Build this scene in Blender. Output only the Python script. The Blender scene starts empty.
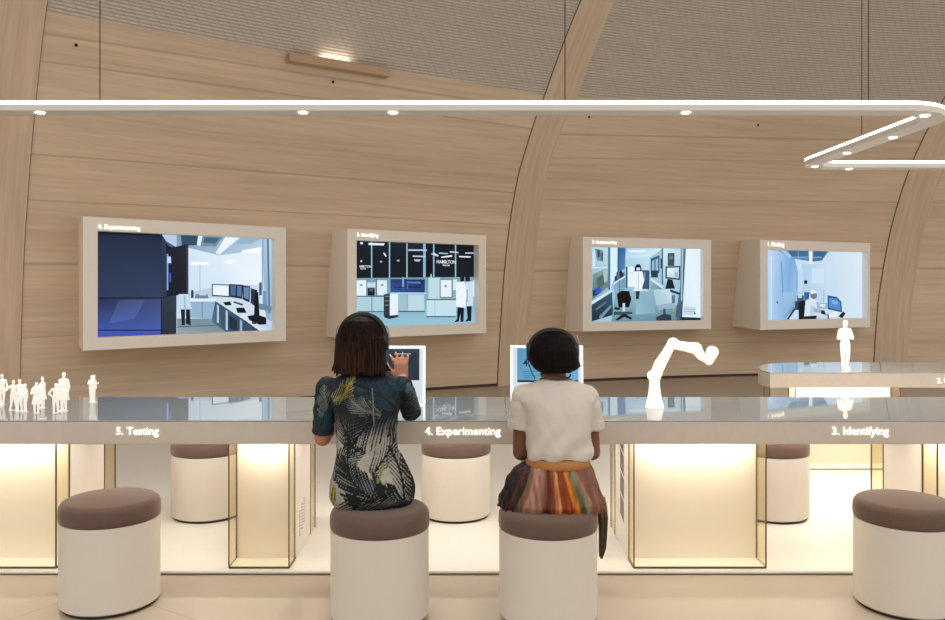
import bpy, bmesh, math, random
from mathutils import Vector, Matrix, noise
random.seed(7)
scene = bpy.context.scene
COL = scene.collection
PI = math.pi
V = Vector

# ------------------------------------------------------------------ camera
F, CX, HY, EYE = 820.0, 472.5, 287.0, 1.345
cam_d = bpy.data.cameras.new('camera')
cam = bpy.data.objects.new('camera', cam_d)
COL.objects.link(cam)
cam.location = (0, 0, EYE)
cam.rotation_euler = (PI / 2, 0, 0)
cam_d.sensor_width = 36.0
cam_d.lens = F / 945.0 * 36.0
cam_d.shift_y = (HY - 310.0) / 945.0
cam_d.clip_end = 200
scene.camera = cam


def P(px, py, y):
    """photo pixel at depth y -> world point"""
    return V(((px - CX) * y / F, y, EYE - (py - HY) * y / F))


def ray(px, py):
    return V(((px - CX) / F, 1.0, -(py - HY) / F))


def lin(c):
    r = []
    for x in c:
        x = x / 255.0
        r.append(x / 12.92 if x <= 0.04045 else ((x + 0.055) / 1.055) ** 2.4)
    return tuple(r)


# ------------------------------------------------------------------ mesh builder
class MB:
    def __init__(s):
        s.v, s.f, s.c = [], [], []

    def add(s, vs, fs, col=None):
        o = len(s.v)
        s.v += [V(p) for p in vs]
        s.f += [tuple(i + o for i in f) for f in fs]
        if col is not None:
            s.c += [col] * len(vs)
        return s

    def box(s, x0, x1, y0, y1, z0, z1):
        vs = [(x, y, z) for z in (z0, z1) for y in (y0, y1) for x in (x0, x1)]
        return s.add(vs, [(0, 2, 3, 1), (4, 5, 7, 6), (0, 1, 5, 4), (2, 6, 7, 3), (0, 4, 6, 2), (1, 3, 7, 5)])

    def hexa(s, b, t):
        return s.add(list(b) + list(t), [(3, 2, 1, 0), (4, 5, 6, 7), (0, 1, 5, 4), (1, 2, 6, 5), (2, 3, 7, 6), (3, 0, 4, 7)])

    def prism(s, pts, z0, z1):
        n = len(pts)
        vs = [(p[0], p[1], z0) for p in pts] + [(p[0], p[1], z1) for p in pts]
        fs = [tuple(range(n - 1, -1, -1)), tuple(range(n, 2 * n))]
        fs += [(i, (i + 1) % n, n + (i + 1) % n, n + i) for i in range(n)]
        return s.add(vs, fs)

    def rings(s, rs, closed=True, cap=True):
        n = len(rs[0])
        vs = [p for r in rs for p in r]
        fs = []
        for k in range(len(rs) - 1):
            for i in range(n if closed else n - 1):
                j = (i + 1) % n
                fs.append((k * n + i, k * n + j, (k + 1) * n + j, (k + 1) * n + i))
        if cap:
            fs.append(tuple(range(n - 1, -1, -1)))
            fs.append(tuple(range((len(rs) - 1) * n, len(rs) * n)))
        return s.add(vs, fs)

    def lathe(s, prof, c=(0, 0, 0), n=64):
        return s.rings([[(c[0] + r * math.cos(2 * PI * i / n), c[1] + r * math.sin(2 * PI * i / n), c[2] + z) for i in range(n)] for r, z in prof])

    def tube(s, pts, r, n=12, cap=True):
        pts = [V(p) for p in pts]
        rs = []
        up = None
        for i, p in enumerate(pts):
            d = (pts[min(i + 1, len(pts) - 1)] - pts[max(i - 1, 0)]).normalized()
            if up is None:
                up = d.orthogonal().normalized()
            up = (up - d * up.dot(d)).normalized()
            w = d.cross(up)
            rr = r[i] if isinstance(r, (list, tuple)) else r
            rs.append([p + (up * math.cos(2 * PI * k / n) + w * math.sin(2 * PI * k / n)) * rr for k in range(n)])
        return s.rings(rs, cap=cap)

    def limb(s, a, b, r0, r1, n=16):
        a, b = V(a), V(b)
        d = (b - a)
        L = d.length or 1e-6
        d /= L
        pts, rad = [], []
        for k in range(5):
            t = -PI / 2 + PI / 2 * (k + .15) / 5
            pts.append(a + d * r0 * math.sin(t)); rad.append(r0 * math.cos(t))
        pts.append(a); rad.append(r0)
        pts.append(b); rad.append(r1)
        for k in range(5):
            t = PI / 2 * (k + .85) / 5
            pts.append(b + d * r1 * math.sin(t)); rad.append(r1 * math.cos(t))
        return s.tube(pts, rad, n)

    def chain(s, pts, rs):
        for i in range(len(pts) - 1):
            s.limb(pts[i], pts[i + 1], rs[i], rs[i + 1])
        return s

    def ball(s, c, r, n=20):
        c = V(c)
        r = r if isinstance(r, (tuple, list)) else (r, r, r)
        m = n // 2
        rs = []
        for k in range(m):
            t = -PI / 2 + PI * (k + .3) / (m - .4)
            rs.append([c + V((r[0] * math.cos(t) * math.cos(2 * PI * i / n), r[1] * math.cos(t) * math.sin(2 * PI * i / n), r[2] * math.sin(t))) for i in range(n)])
        return s.rings(rs)

    def mesh(s, name):
        me = bpy.data.meshes.new(name)
        me.from_pydata([tuple(p) for p in s.v], [], s.f)
        if s.c:
            a = me.color_attributes.new('Col', 'FLOAT_COLOR', 'POINT')
            for i, c in enumerate(s.c):
                a.data[i].color = (c[0], c[1], c[2], 1)
        me.validate()
        me.update()
        return me

    def build(s, name, mat, parent=None, smooth=False, bevel=0, world=True, fixn=True, loc=None):
        me = s.mesh(name)
        if fixn:
            bm = bmesh.new(); bm.from_mesh(me)
            bmesh.ops.recalc_face_normals(bm, faces=bm.faces)
            bm.to_mesh(me); bm.free()
        return link(name, me, mat, parent, smooth, bevel, world, loc)


def wloc(o):
    p = V(o.location)
    while o.parent:
        o = o.parent
        p += o.location
    return p


def link(name, me, mat, parent=None, smooth=False, bevel=0, world=True, loc=None):
    ob = bpy.data.objects.new(name, me)
    COL.objects.link(ob)
    if mat:
        me.materials.clear(); me.materials.append(mat)
    off = V((0, 0, 0))
    if parent:
        ob.parent = parent
        if world:
            off = wloc(parent)
    elif loc is not None:
        off = V(loc)
        ob.location = off
    if off.length:
        me.transform(Matrix.Translation(-off))
    if smooth:
        for p in me.polygons:
            p.use_smooth = True
        if smooth != 'full':
            try:
                me.set_sharp_from_angle(angle=math.radians(smooth if smooth is not True else 40))
            except Exception:
                pass
    if bevel:
        m = ob.modifiers.new('bevel', 'BEVEL')
        m.width = bevel; m.segments = 3; m.limit_method = 'ANGLE'; m.angle_limit = math.radians(40)
    return ob


def tag(o, label, cat, group=None):
    o['label'] = label; o['category'] = cat
    if group:
        o['group'] = group
    return o


def thing(name, label, cat, loc, group=None):
    o = bpy.data.objects.new(name, None)
    o.empty_display_size = .1
    COL.objects.link(o)
    o.location = loc
    return tag(o, label, cat, group)


def struct(o):
    o['kind'] = 'structure'
    return o


def dup(root, loc, label, group=None):
    r = root.copy(); COL.objects.link(r); r.location = loc; r['label'] = label
    if group:
        r['group'] = group
    for ch in list(root.children):
        c = ch.copy(); COL.objects.link(c); c.parent = r
        for g in list(ch.children):
            d = g.copy(); COL.objects.link(d); d.parent = c
    return r


def remesh(mb, name, voxel, smooth=4, factor=.5):
    me = mb.mesh(name)
    ob = bpy.data.objects.new(name, me)
    COL.objects.link(ob)
    m = ob.modifiers.new('r', 'REMESH'); m.mode = 'VOXEL'; m.voxel_size = voxel
    if smooth:
        q = ob.modifiers.new('s', 'SMOOTH'); q.iterations = smooth; q.factor = factor
    bpy.context.view_layer.update()
    dg = bpy.context.evaluated_depsgraph_get()
    out = bpy.data.meshes.new_from_object(ob.evaluated_get(dg))
    out.name = name
    bpy.data.objects.remove(ob); bpy.data.meshes.remove(me)
    return out


def vcol(me, fn):
    a = me.color_attributes.new('Col', 'FLOAT_COLOR', 'POINT')
    flat = []
    for v in me.vertices:
        c = fn(v.co)
        flat += [c[0], c[1], c[2], 1.0]
    a.data.foreach_set('color', flat)


def displace(me, fn):
    nr = [V(v.normal) for v in me.vertices]
    for v, n in zip(me.vertices, nr):
        v.co += n * fn(v.co)


def text_geo(body, bold=0.0, extrude=0.0, size=1.0, spacing=1.0):
    cu = bpy.data.curves.new('t', 'FONT')
    cu.body = body; cu.size = size; cu.offset = bold; cu.extrude = extrude; cu.resolution_u = 3
    cu.space_character = spacing
    ob = bpy.data.objects.new('t', cu); COL.objects.link(ob)
    bpy.context.view_layer.update()
    dg = bpy.context.evaluated_depsgraph_get()
    me = bpy.data.meshes.new_from_object(ob.evaluated_get(dg))
    vs = [V(v.co) for v in me.vertices]
    fs = [tuple(p.vertices) for p in me.polygons]
    bpy.data.objects.remove(ob); bpy.data.curves.remove(cu); bpy.data.meshes.remove(me)
    return vs, fs


def put_text(mb, body, org, ux, uz, width, bold=.02, depth=.0, col=None, hscale=1.0):
    """org = lower left corner, ux/uz unit vectors of the face, depth along ux x uz (outward)"""
    vs, fs = text_geo(body, bold, .02 if depth else 0)
    x0 = min(v.x for v in vs); x1 = max(v.x for v in vs)
    k = width / (x1 - x0)
    nrm = V(ux).cross(V(uz)).normalized()
    if isinstance(mb, tuple):
        # split at the word space: numeral and word
        iv = sorted((min(vs[i].x for i in f), max(vs[i].x for i in f)) for f in fs)
        gap, cut, hi = 0, x0, iv[0][1]
        for a_, b_ in iv:
            if a_ - hi > gap:
                gap, cut = a_ - hi, (a_ + hi) / 2
            hi = max(hi, b_)
        sets = ([f for f in fs if vs[f[0]].x < cut], [f for f in fs if vs[f[0]].x >= cut])
    else:
        sets = (fs,); mb = (mb,)
    out = []
    for v in vs:
        out.append(V(org) + V(ux) * (v.x - x0) * k + V(uz) * v.y * k * hscale + nrm * (depth * (v.z + .02) / .04 if depth else 0))
    for m_, ff in zip(mb, sets):
        ids = sorted({i for f in ff for i in f}); mp = {q: n for n, q in enumerate(ids)}
        m_.add([out[i] for i in ids], [tuple(mp[i] for i in f) for f in ff], col)


# ------------------------------------------------------------------ materials
def nt(name):
    m = bpy.data.materials.new(name); m.use_nodes = True
    t = m.node_tree
    b = t.nodes['Principled BSDF']
    return m, t, b


def mix(t, fac, a, b):
    n = t.nodes.new('ShaderNodeMix'); n.data_type = 'RGBA'
    for s, val in ((n.inputs[0], fac), (n.inputs[6], a), (n.inputs[7], b)):
        if isinstance(val, bpy.types.NodeSocket):
            t.links.new(val, s)
        elif isinstance(val, (int, float)):
            s.default_value = val
        else:
            s.default_value = (*val, 1)
    return n.outputs[2]


def math_n(t, op, a, b=None, c=None):
    n = t.nodes.new('ShaderNodeMath'); n.operation = op
    for i, val in enumerate((a, b, c)):
        if val is None:
            continue
        if isinstance(val, bpy.types.NodeSocket):
            t.links.new(val, n.inputs[i])
        else:
            n.inputs[i].default_value = val
    return n.outputs[0]


def noise_n(t, vec, scale, detail=3, rough=.5):
    n = t.nodes.new('ShaderNodeTexNoise')
    n.inputs['Scale'].default_value = scale; n.inputs['Detail'].default_value = detail
    n.inputs['Roughness'].default_value = rough
    if vec is not None:
        t.links.new(vec, n.inputs['Vector'])
    return n.outputs['Fac']


def mapping(t, src, scale=(1, 1, 1), rot=(0, 0, 0), loc=(0, 0, 0)):
    n = t.nodes.new('ShaderNodeMapping')
    n.inputs['Scale'].default_value = scale; n.inputs['Rotation'].default_value = rot; n.inputs['Location'].default_value = loc
    t.links.new(src, n.inputs['Vector'])
    return n.outputs[0]


def coords(t, which='Object'):
    return t.nodes.new('ShaderNodeTexCoord').outputs[which]


def uvn(t, name):
    n = t.nodes.new('ShaderNodeUVMap'); n.uv_map = name
    return n.outputs[0]


def bump(t, b, h, strength, dist=.01):
    n = t.nodes.new('ShaderNodeBump'); n.inputs['Strength'].default_value = strength; n.inputs['Distance'].default_value = dist
    t.links.new(h, n.inputs['Height']); t.links.new(n.outputs[0], b.inputs['Normal'])


def plain(name, col, rough=.5, var=.06, scale=30, metallic=0.0, spec=.5, bmp=0.0):
    m, t, b = nt(name)
    c = lin(col)
    f = noise_n(t, coords(t), scale)
    t.links.new(mix(t, f, [x * (1 - var) for x in c], [min(1, x * (1 + var)) for x in c]), b.inputs['Base Color'])
    b.inputs['Roughness'].default_value = rough
    b.inputs['Metallic'].default_value = metallic
    b.inputs['Specular IOR Level'].default_value = spec
    if bmp:
        bump(t, b, noise_n(t, coords(t), scale * 6), bmp, .004)
    return m


def emit(name, col, strength):
    m, t, b = nt(name)
    f = noise_n(t, coords(t), 20)
    c = lin(col)
    t.links.new(mix(t, f, [x * .98 for x in c], c), b.inputs['Emission Color'])
    b.inputs['Emission Strength'].default_value = strength
    b.inputs['Base Color'].default_value = (*c, 1)
    return m


def vcol_mat(name, rough=.7, emission=0.0, bmp=0.0, bscale=200, spec=.3):
    m, t, b = nt(name)
    n = t.nodes.new('ShaderNodeVertexColor'); n.layer_name = 'Col'
    if emission:
        t.links.new(n.outputs[0], b.inputs['Emission Color']); b.inputs['Emission Strength'].default_value = emission
        b.inputs['Base Color'].default_value = (0.01, 0.01, 0.01, 1)
    else:
        t.links.new(n.outputs[0], b.inputs['Base Color'])
    b.inputs['Roughness'].default_value = rough
    b.inputs['Specular IOR Level'].default_value = spec
    if bmp:
        bump(t, b, noise_n(t, coords(t), bscale), bmp, .003)
    return m


def wood(name, grooves=(), tone=(0.72, 0.572, 0.43), along='u'):
    m, t, b = nt(name)
    uv = uvn(t, 'grain')
    sc = (.35, 9, 1) if along == 'u' else (9, .35, 1)
    g1 = noise_n(t, mapping(t, uv, sc), 2.2, 5, .62)
    sc2 = (.9, 60, 1) if along == 'u' else (60, .9, 1)
    g2 = noise_n(t, mapping(t, uv, sc2), 1.5, 4, .6)
    sc3 = (.12, 2.2, 1) if along == 'u' else (2.2, .12, 1)
    g3 = noise_n(t, mapping(t, uv, sc3), 1.3, 2, .5)
    g = math_n(t, 'ADD', math_n(t, 'MULTIPLY', g1, .45), math_n(t, 'ADD', math_n(t, 'MULTIPLY', g2, .25), math_n(t, 'MULTIPLY', g3, .3)))
    r = t.nodes.new('ShaderNodeMapRange')
    r.inputs[1].default_value = .36; r.inputs[2].default_value = .64
    t.links.new(g, r.inputs[0])
    dark = [tone[0] * .80, tone[1] * .77, tone[2] * .74]
    light = [tone[0] * 1.13, tone[1] * 1.13, tone[2] * 1.13]
    c = mix(t, r.outputs[0], dark, light)
    if grooves:
        sep = t.nodes.new('ShaderNodeSeparateXYZ'); t.links.new(uvn(t, 'panel'), sep.inputs[0])
        acc = None
        for gpos, gw in grooves:
            d = math_n(t, 'ABSOLUTE', math_n(t, 'SUBTRACT', sep.outputs[1], gpos))
            q = math_n(t, 'LESS_THAN', d, gw)
            acc = q if acc is None else math_n(t, 'MAXIMUM', acc, q)
        c = mix(t, math_n(t, 'MULTIPLY', acc, .36), c, [x * .35 for x in tone])
    t.links.new(c, b.inputs['Base Color'])
    b.inputs['Roughness'].default_value = .6
    b.inputs['Specular IOR Level'].default_value = .3
    bump(t, b, g, .15, .004)
    return m


def slat_mat(name):
    m, t, b = nt(name)
    uv = uvn(t, 'grain')
    sep = t.nodes.new('ShaderNodeSeparateXYZ'); t.links.new(uv, sep.inputs[0])
    wob = math_n(t, 'MULTIPLY', math_n(t, 'SUBTRACT', noise_n(t, mapping(t, uv, (.5, 2, 1)), 2, 2), .5), .012)
    ph = math_n(t, 'FRACT', math_n(t, 'DIVIDE', math_n(t, 'ADD', sep.outputs[1], wob), .034))
    tri = math_n(t, 'ABSOLUTE', math_n(t, 'SUBTRACT', ph, .5))
    r = t.nodes.new('ShaderNodeMapRange'); r.interpolation_type = 'SMOOTHSTEP'
    r.inputs[1].default_value = .10; r.inputs[2].default_value = .38
    t.links.new(tri, r.inputs[0])
    # thin cross-battens interrupt the slats
    ph2 = math_n(t, 'FRACT', math_n(t, 'DIVIDE', math_n(t, 'ADD', sep.outputs[0], math_n(t, 'MULTIPLY', sep.outputs[1], .8)), .11))
    cross = math_n(t, 'LESS_THAN', ph2, .22)
    f = math_n(t, 'MULTIPLY', r.outputs[0], math_n(t, 'SUBTRACT', 1.0, math_n(t, 'MULTIPLY', cross, .35)))
    gr = noise_n(t, mapping(t, uv, (.4, 6, 1)), 2, 4)
    a = mix(t, gr, (.60, .54, .485), (.74, .67, .61))
    c = mix(t, f, (.45, .395, .35), a)
    t.links.new(c, b.inputs['Base Color'])
    b.inputs['Roughness'].default_value = .7
    bump(t, b, r.outputs[0], .4, .02)
    return m


def glass_mat(name, tint, gloss=.1):
    m = bpy.data.materials.new(name); m.use_nodes = True
    t = m.node_tree
    t.nodes.clear()
    o = t.nodes.new('ShaderNodeOutputMaterial')
    tr = t.nodes.new('ShaderNodeBsdfTransparent')
    nz = noise_n(t, coords(t), 4)
    t.links.new(mix(t, nz, tint, [x * .985 for x in tint]), tr.inputs[0])
    gl = t.nodes.new('ShaderNodeBsdfGlossy'); gl.inputs['Roughness'].default_value = .03
    gl.inputs[0].default_value = (1, .93, .8, 1)
    fr = t.nodes.new('ShaderNodeLayerWeight'); fr.inputs[0].default_value = .5
    fac = math_n(t, 'MULTIPLY_ADD', math_n(t, 'POWER', fr.outputs['Facing'], 4.0), .35, .02)
    mx = t.nodes.new('ShaderNodeMixShader')
    t.links.new(fac, mx.inputs[0]); t.links.new(tr.outputs[0], mx.inputs[1]); t.links.new(gl.outputs[0], mx.inputs[2])
    t.links.new(mx.outputs[0], o.inputs[0])
    return m


M = {}
M['fascia'] = plain('fascia_laminate', (196, 184, 172), .45)
M['glass_top'] = plain('desk_glass', (138, 146, 151), .025, .03, 2, spec=1.0)
M['white_panel'] = plain('cream_panel', (244, 235, 222), .6, .02)
M['casing'] = plain('casing_white', (226, 218, 206), .5, .03)
M['bronze'] = plain('bronze_trim', (98, 80, 54), .4, .1, metallic=.3)
M['dark'] = plain('dark_recess', (40, 34, 30), .8)
M['plinth'] = plain('plinth_white', (232, 227, 218), .4, .03)
M['glass_clear'] = glass_mat('vitrine_glass_clear', (.99, .98, .94))
M['glass_amber'] = glass_mat('vitrine_glass_amber', (.985, .95, .83))
M['stool_body'] = plain('stool_shell', (209, 201, 190), .5, .02)
M['cushion'] = plain('cushion_fabric', (100, 80, 71), .85, .12, 60, bmp=.1, spec=.2)
M['cushion'].node_tree.nodes['Principled BSDF'].inputs['Sheen Weight'].default_value = .35
M['cushion'].node_tree.nodes['Principled BSDF'].inputs['Sheen Roughness'].default_value = .4
M['cushion'].node_tree.nodes['Principled BSDF'].inputs['Sheen Tint'].default_value = (1, .85, .72, 1)
M['letter'] = emit('lit_letters', (255, 248, 238), 1.12)
M['led'] = emit('led_diffuser', (255, 243, 226), 6.0)
M['led_in'] = emit('vitrine_led', (255, 242, 215), 2.0)
M['lampbody'] = plain('lamp_housing', (212, 208, 202), .45, .03)
M['spot'] = emit('spot_lens', (255, 240, 215), 8.0)
M['cable'] = plain('cable_steel', (70, 62, 55), .4, metallic=.5)
M['frame'] = plain('screen_frame', (243, 236, 227), .5, .03)
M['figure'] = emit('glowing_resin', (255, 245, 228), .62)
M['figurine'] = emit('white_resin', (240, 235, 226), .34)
M['picture'] = vcol_mat('screen_picture', .5, 1.0, spec=.04)
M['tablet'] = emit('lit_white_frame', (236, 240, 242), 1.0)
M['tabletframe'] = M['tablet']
M['black'] = plain('black_plastic', (13, 13, 14), .5, .1)
M['silver'] = plain('brushed_metal', (190, 188, 184), .3, metallic=.8)

# floor
m, t, b = nt('floor_terrazzo')
co = coords(t)
n1 = noise_n(t, co, 1.2, 4); n2 = noise_n(t, co, 160, 2)
base = mix(t, n1, lin((170, 157, 139)), lin((184, 171, 153)))
sp = t.nodes.new('ShaderNodeMapRange'); sp.inputs[1].default_value = .60; sp.inputs[2].default_value = .68
t.links.new(n2, sp.inputs[0])
base = mix(t, math_n(t, 'MULTIPLY', sp.outputs[0], .22), base, lin((150, 130, 108)))
mp = mapping(t, co, (1, 1, 1), (0, 0, math.radians(-56.5)), (0, 0, 0))
sep = t.nodes.new('ShaderNodeSeparateXYZ'); t.links.new(mp, sep.inputs[0])
acc = None
ca, sa = math.cos(math.radians(-56.5)), math.sin(math.radians(-56.5))
def rot_xy(x, y):
    return ca * x - sa * y, sa * x + ca * y
a1 = rot_xy(-1.80, 3.43)[1]
a2 = rot_xy(-1.30, 3.43)[0]
for out, off in ((sep.outputs[1], a1), (sep.outputs[0], a2)):
    fr = math_n(t, 'FRACT', math_n(t, 'DIVIDE', math_n(t, 'SUBTRACT', out, off - .0015), 4.6))
    q = math_n(t, 'LESS_THAN', fr, .004 / 4.6)
    acc = q if acc is None else math_n(t, 'MAXIMUM', acc, q)
base = mix(t, math_n(t, 'MULTIPLY', acc, .55), base, lin((110, 92, 74)))
t.links.new(base, b.inputs['Base Color'])
b.inputs['Roughness'].default_value = .38
b.inputs['Specular IOR Level'].default_value = .35
M['floor'] = m

# ------------------------------------------------------------------ vault
C0 = V((7.7, -4.73, 0)); R0 = 17.5
PROF = [(0, 0), (.05, .56), (.19, 1.61), (.405, 2.36), (1.15, 3.68), (1.965, 4.64), (2.75, 5.30), (3.8, 5.88), (5.0, 6.25), (6.4, 6.42)]


def catmull(pts, n=14):
    out = []
    q = [pts[0]] + pts + [pts[-1]]
    for i in range(1, len(q) - 2):
        for k in range(n):
            s = k / n
            r = []
            for d in range(2):
                a, b_, c, e = q[i - 1][d], q[i][d], q[i + 1][d], q[i + 2][d]
                r.append(.5 * (2 * b_ + (c - a) * s + (2 * a - 5 * b_ + 4 * c - e) * s * s + (3 * b_ - a - 3 * c + e) * s ** 3))
            out.append(tuple(r))
    out.append(pts[-1])
    return out


PR = catmull(PROF)
PV = [0.0]
for i in range(1, len(PR)):
    PV.append(PV[-1] + math.hypot(PR[i][0] - PR[i - 1][0], PR[i][1] - PR[i - 1][1]))
VMAX = PV[-1]


def interp(xs, ys, x, extrap=False):
    if x <= xs[0]:
        if extrap:
            return ys[0] + (ys[1] - ys[0]) / (xs[1] - xs[0]) * (x - xs[0])
        return ys[0]
    if x >= xs[-1]:
        if extrap:
            return ys[-1] + (ys[-1] - ys[-2]) / (xs[-1] - xs[-2]) * (x - xs[-1])
        return ys[-1]
    for i in range(1, len(xs)):
        if x <= xs[i]:
            s = (x - xs[i - 1]) / (xs[i] - xs[i - 1])
            return ys[i - 1] + (ys[i] - ys[i - 1]) * s


def prof_at(v):
    return interp(PV, [p[0] for p in PR], v), interp(PV, [p[1] for p in PR], v)


def S(th, v, inset=0.0):
    o, z = prof_at(v)
    if inset:
        o2, z2 = prof_at(min(v + .02, VMAX)); o1, z1 = prof_at(max(v - .02, 0))
        d = math.hypot(o2 - o1, z2 - z1)
        o += inset * (z2 - z1) / d; z -= inset * (o2 - o1) / d
    r = R0 - o
    return V((C0.x + r * math.cos(th), C0.y + r * math.sin(th), max(z, 0)))


ZS = [p[1] for p in PR]; OS = [p[0] for p in PR]


def hit(px, py):
    d = ray(px, py)
    last = None
    t_ = 4.0
    def f(t):
        p = V((0, 0, EYE)) + d * t
        return R0 - interp(ZS, OS, p.z) - math.hypot(p.x - C0.x, p.y - C0.y)
    while t_ < 20:
        if f(t_) <= 0:
            lo, hi = t_ - .05, t_
            for _ in range(30):
                mid = (lo + hi) / 2
                if f(mid) > 0: lo = mid
                else: hi = mid
            t_ = hi
            break
        t_ += .05
    return V((0, 0, EYE)) + d * t_


def hit_tv(px, py):
    p = hit(px, py)
    return math.atan2(p.y - C0.y, p.x - C0.x), interp(ZS, PV, p.z)


def track(pts):
    tv = sorted([(v, th) for th, v in (hit_tv(*p) for p in pts)])
    vs = [a for a, _ in tv]; ths = [b_ for _, b_ in tv]
    def fn(v):
        if v > vs[-1]:
            # continue at a gentle slope
            k = (ths[-1] - ths[-3]) / (vs[-1] - vs[-3])
            return ths[-1] + k * .6 * (v - vs[-1])
        return interp(vs, ths, v)
    return fn


r1R = track([(19.5, 367), (23, 261), (26.5, 205), (34, 112), (42, 36), (47, 0)])
r1L = lambda v: r1R(v) + .62 / 17
r2L = track([(497.5, 384), (502, 303), (509, 231), (519, 172), (537, 114), (545, 95), (581, 0)])
r2R = track([(522, 383), (524.5, 342), (533, 284), (539, 226), (549.5, 160), (563, 125), (577, 95), (614, 0)])
r3L = track([(874, 360), (878, 303), (888, 243), (902, 190), (908, 173), (918, 149), (930, 125), (945, 97)])
r3R = lambda v: r3L(v) - .52 / 17
leftEnd = lambda v: r1L(v) + 4.0 / 17
rightEnd = lambda v: r3R(v) - 5.0 / 17


def boundary(pxline, L, R):
    ss, vs = [], []
    n = 24
    (x0, y0), (x1, y1) = pxline
    for i in range(n + 1):
        th, v = hit_tv(x0 + (x1 - x0) * i / n, y0 + (y1 - y0) * i / n)
        ss.append((th - L(v)) / (R(v) - L(v))); vs.append(v)
    return lambda s: interp(ss, vs, s, True)


vb_left = boundary(((50, 12), (542, 95)), r1R, r2L)
vb_right = boundary(((582, 97), (935, 106)), r2R, r3L)
_vl, _vr = vb_left(0), vb_right(1)


def bay(name, L, R, v0, v1, mat, ns=48, nv=40, wall=True):
    vs, fs, uvg, uvp = [], [], [], []
    for i in range(ns + 1):
        s = i / ns
        a, c = v0(s), v1(s)
        for k in range(nv + 1):
            v = a + (c - a) * k / nv
            th = L(v) + (R(v) - L(v)) * s
            vs.append(S(th, v)); uvg.append((-th * 17, v)); uvp.append((s, k / nv))
    for i in range(ns):
        for k in range(nv):
            q = i * (nv + 1) + k
            fs.append((q, q + nv + 1, q + nv + 2, q + 1))
    me = bpy.data.meshes.new(name)
    me.from_pydata([tuple(p) for p in vs], [], fs)
    for nm, uv in (('grain', uvg), ('panel', uvp)):
        l = me.uv_layers.new(name=nm)
        for lo in me.loops:
            l.data[lo.index].uv = uv[lo.vertex_index]
    ob = link(name, me, mat, smooth='full')
    return struct(ob)


zero = lambda s: 0.0
vtop = lambda s: VMAX


def wfrac(px, py, L, R, vb):
    th, v = hit_tv(px, py)
    s = (th - L(v)) / (R(v) - L(v))
    return v / vb(s)


gl = [(wfrac(287, 265.6, r1R, r2L, vb_left), .0035), (wfrac(203, 208, r1R, r2L, vb_left), .0018), (wfrac(203, 167, r1R, r2L, vb_left), .0025),
      (wfrac(320, 99, r1R, r2L, vb_left), .0025), (wfrac(320, 76, r1R, r2L, vb_left), .003), (wfrac(203, 330, r1R, r2L, vb_left), .0015)]
gr_ = [(wfrac(640, 269.3, r2R, r3L, vb_right), .0035), (wfrac(650, 136, r2R, r3L, vb_right), .003), (wfrac(650, 200, r2R, r3L, vb_right), .0015), (wfrac(720, 160, r2R, r3L, vb_right), .0015), (wfrac(640, 345, r2R, r3L, vb_right), .0015)]
wl, wr = wood('wood_wall_a', gl), wood('wood_wall_b', gr_)
slats = slat_mat('slatted_ceiling')
bay('wall_left', r1R, r2L, zero, vb_left, wl)
bay('wall_back', r2R, r3L, zero, vb_right, wr)
bay('wall_right', r3R, rightEnd, zero, lambda s: _vr, wr)
bay('wall_left_far', leftEnd, r1L, zero, lambda s: _vl, wl)
bay('ceiling', r1R, r2L, vb_left, vtop, slats)
bay('ceiling', r2R, r3L, vb_right, vtop, slats)
bay('ceiling', r3R, rightEnd, lambda s: _vr, vtop, slats)
bay('ceiling', leftEnd, r1L, lambda s: _vl, vtop, slats)


def rib(name, L, R, mat, lift=.018, nv=70, gaps='L'):
    vs, fs, uv = [], [], []
    cols = [(0, 0), (0, lift), (.25, lift), (.5, lift), (.75, lift), (1, lift), (1, 0)]
    n = len(cols)
    for k in range(nv + 1):
        v = VMAX * k / nv
        for s, l in cols:
            th = L(v) + (R(v) - L(v)) * s
            vs.append(S(th, v, l)); uv.append((s * .4, v))
    for k in range(nv):
        for i in range(n - 1):
            q = k * n + i
            fs.append((q, q + 1, q + n + 1, q + n))
    me = bpy.data.meshes.new(name); me.from_pydata([tuple(p) for p in vs], [], fs)
    l_ = me.uv_layers.new(name='grain')
    for lo in me.loops:
        l_.data[lo.index].uv = uv[lo.vertex_index]
    ob = struct(link(name, me, mat, smooth=30))
    for g in gaps:  # thin dark strip stands in for the shadow line along the rib edge
        mb = MB(); rr = []
        for k in range(nv + 1):
            v = VMAX * k / nv
            e = (L(v), .009 / 17) if g == 'L' else (R(v), -.009 / 17)
            rr.append([S(e[0], v, .001), S(e[0] + e[1], v, .001), S(e[0] + e[1], v, .004), S(e[0], v, .004)])
        mb.rings(rr)
        mb.build('shadow_gap', M['gap'], ob)
    return ob


M['gap'] = plain('rib_gap_shade', (92, 72, 56), .9)
wrib = wood('wood_rib', (), (.70, .555, .418), 'v')
rib('trim_1', r1L, r1R, wrib, gaps='R')
rib('trim_2', r2L, r2R, wrib)
rib('trim_3', r3L, r3R, wrib)

# dark strips painting in the shadow line at the wall foot, one per bay
for nm, L, R in (('foot_shade_left', r1R, r2L), ('foot_shade_back', r2R, r3L), ('foot_shade_right', r3R, rightEnd)):
    mb = MB(); rr = []
    for i in range(41):
        th = L(0) + (R(0) - L(0)) * i / 40
        rr.append([S(th, 0.0), S(th, 0, .012), S(th, .035, .012), S(th, .035)])
    mb.rings(rr)
    struct(mb.build(nm, plain('shadow_gap', (74, 56, 44), .8)))

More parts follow.
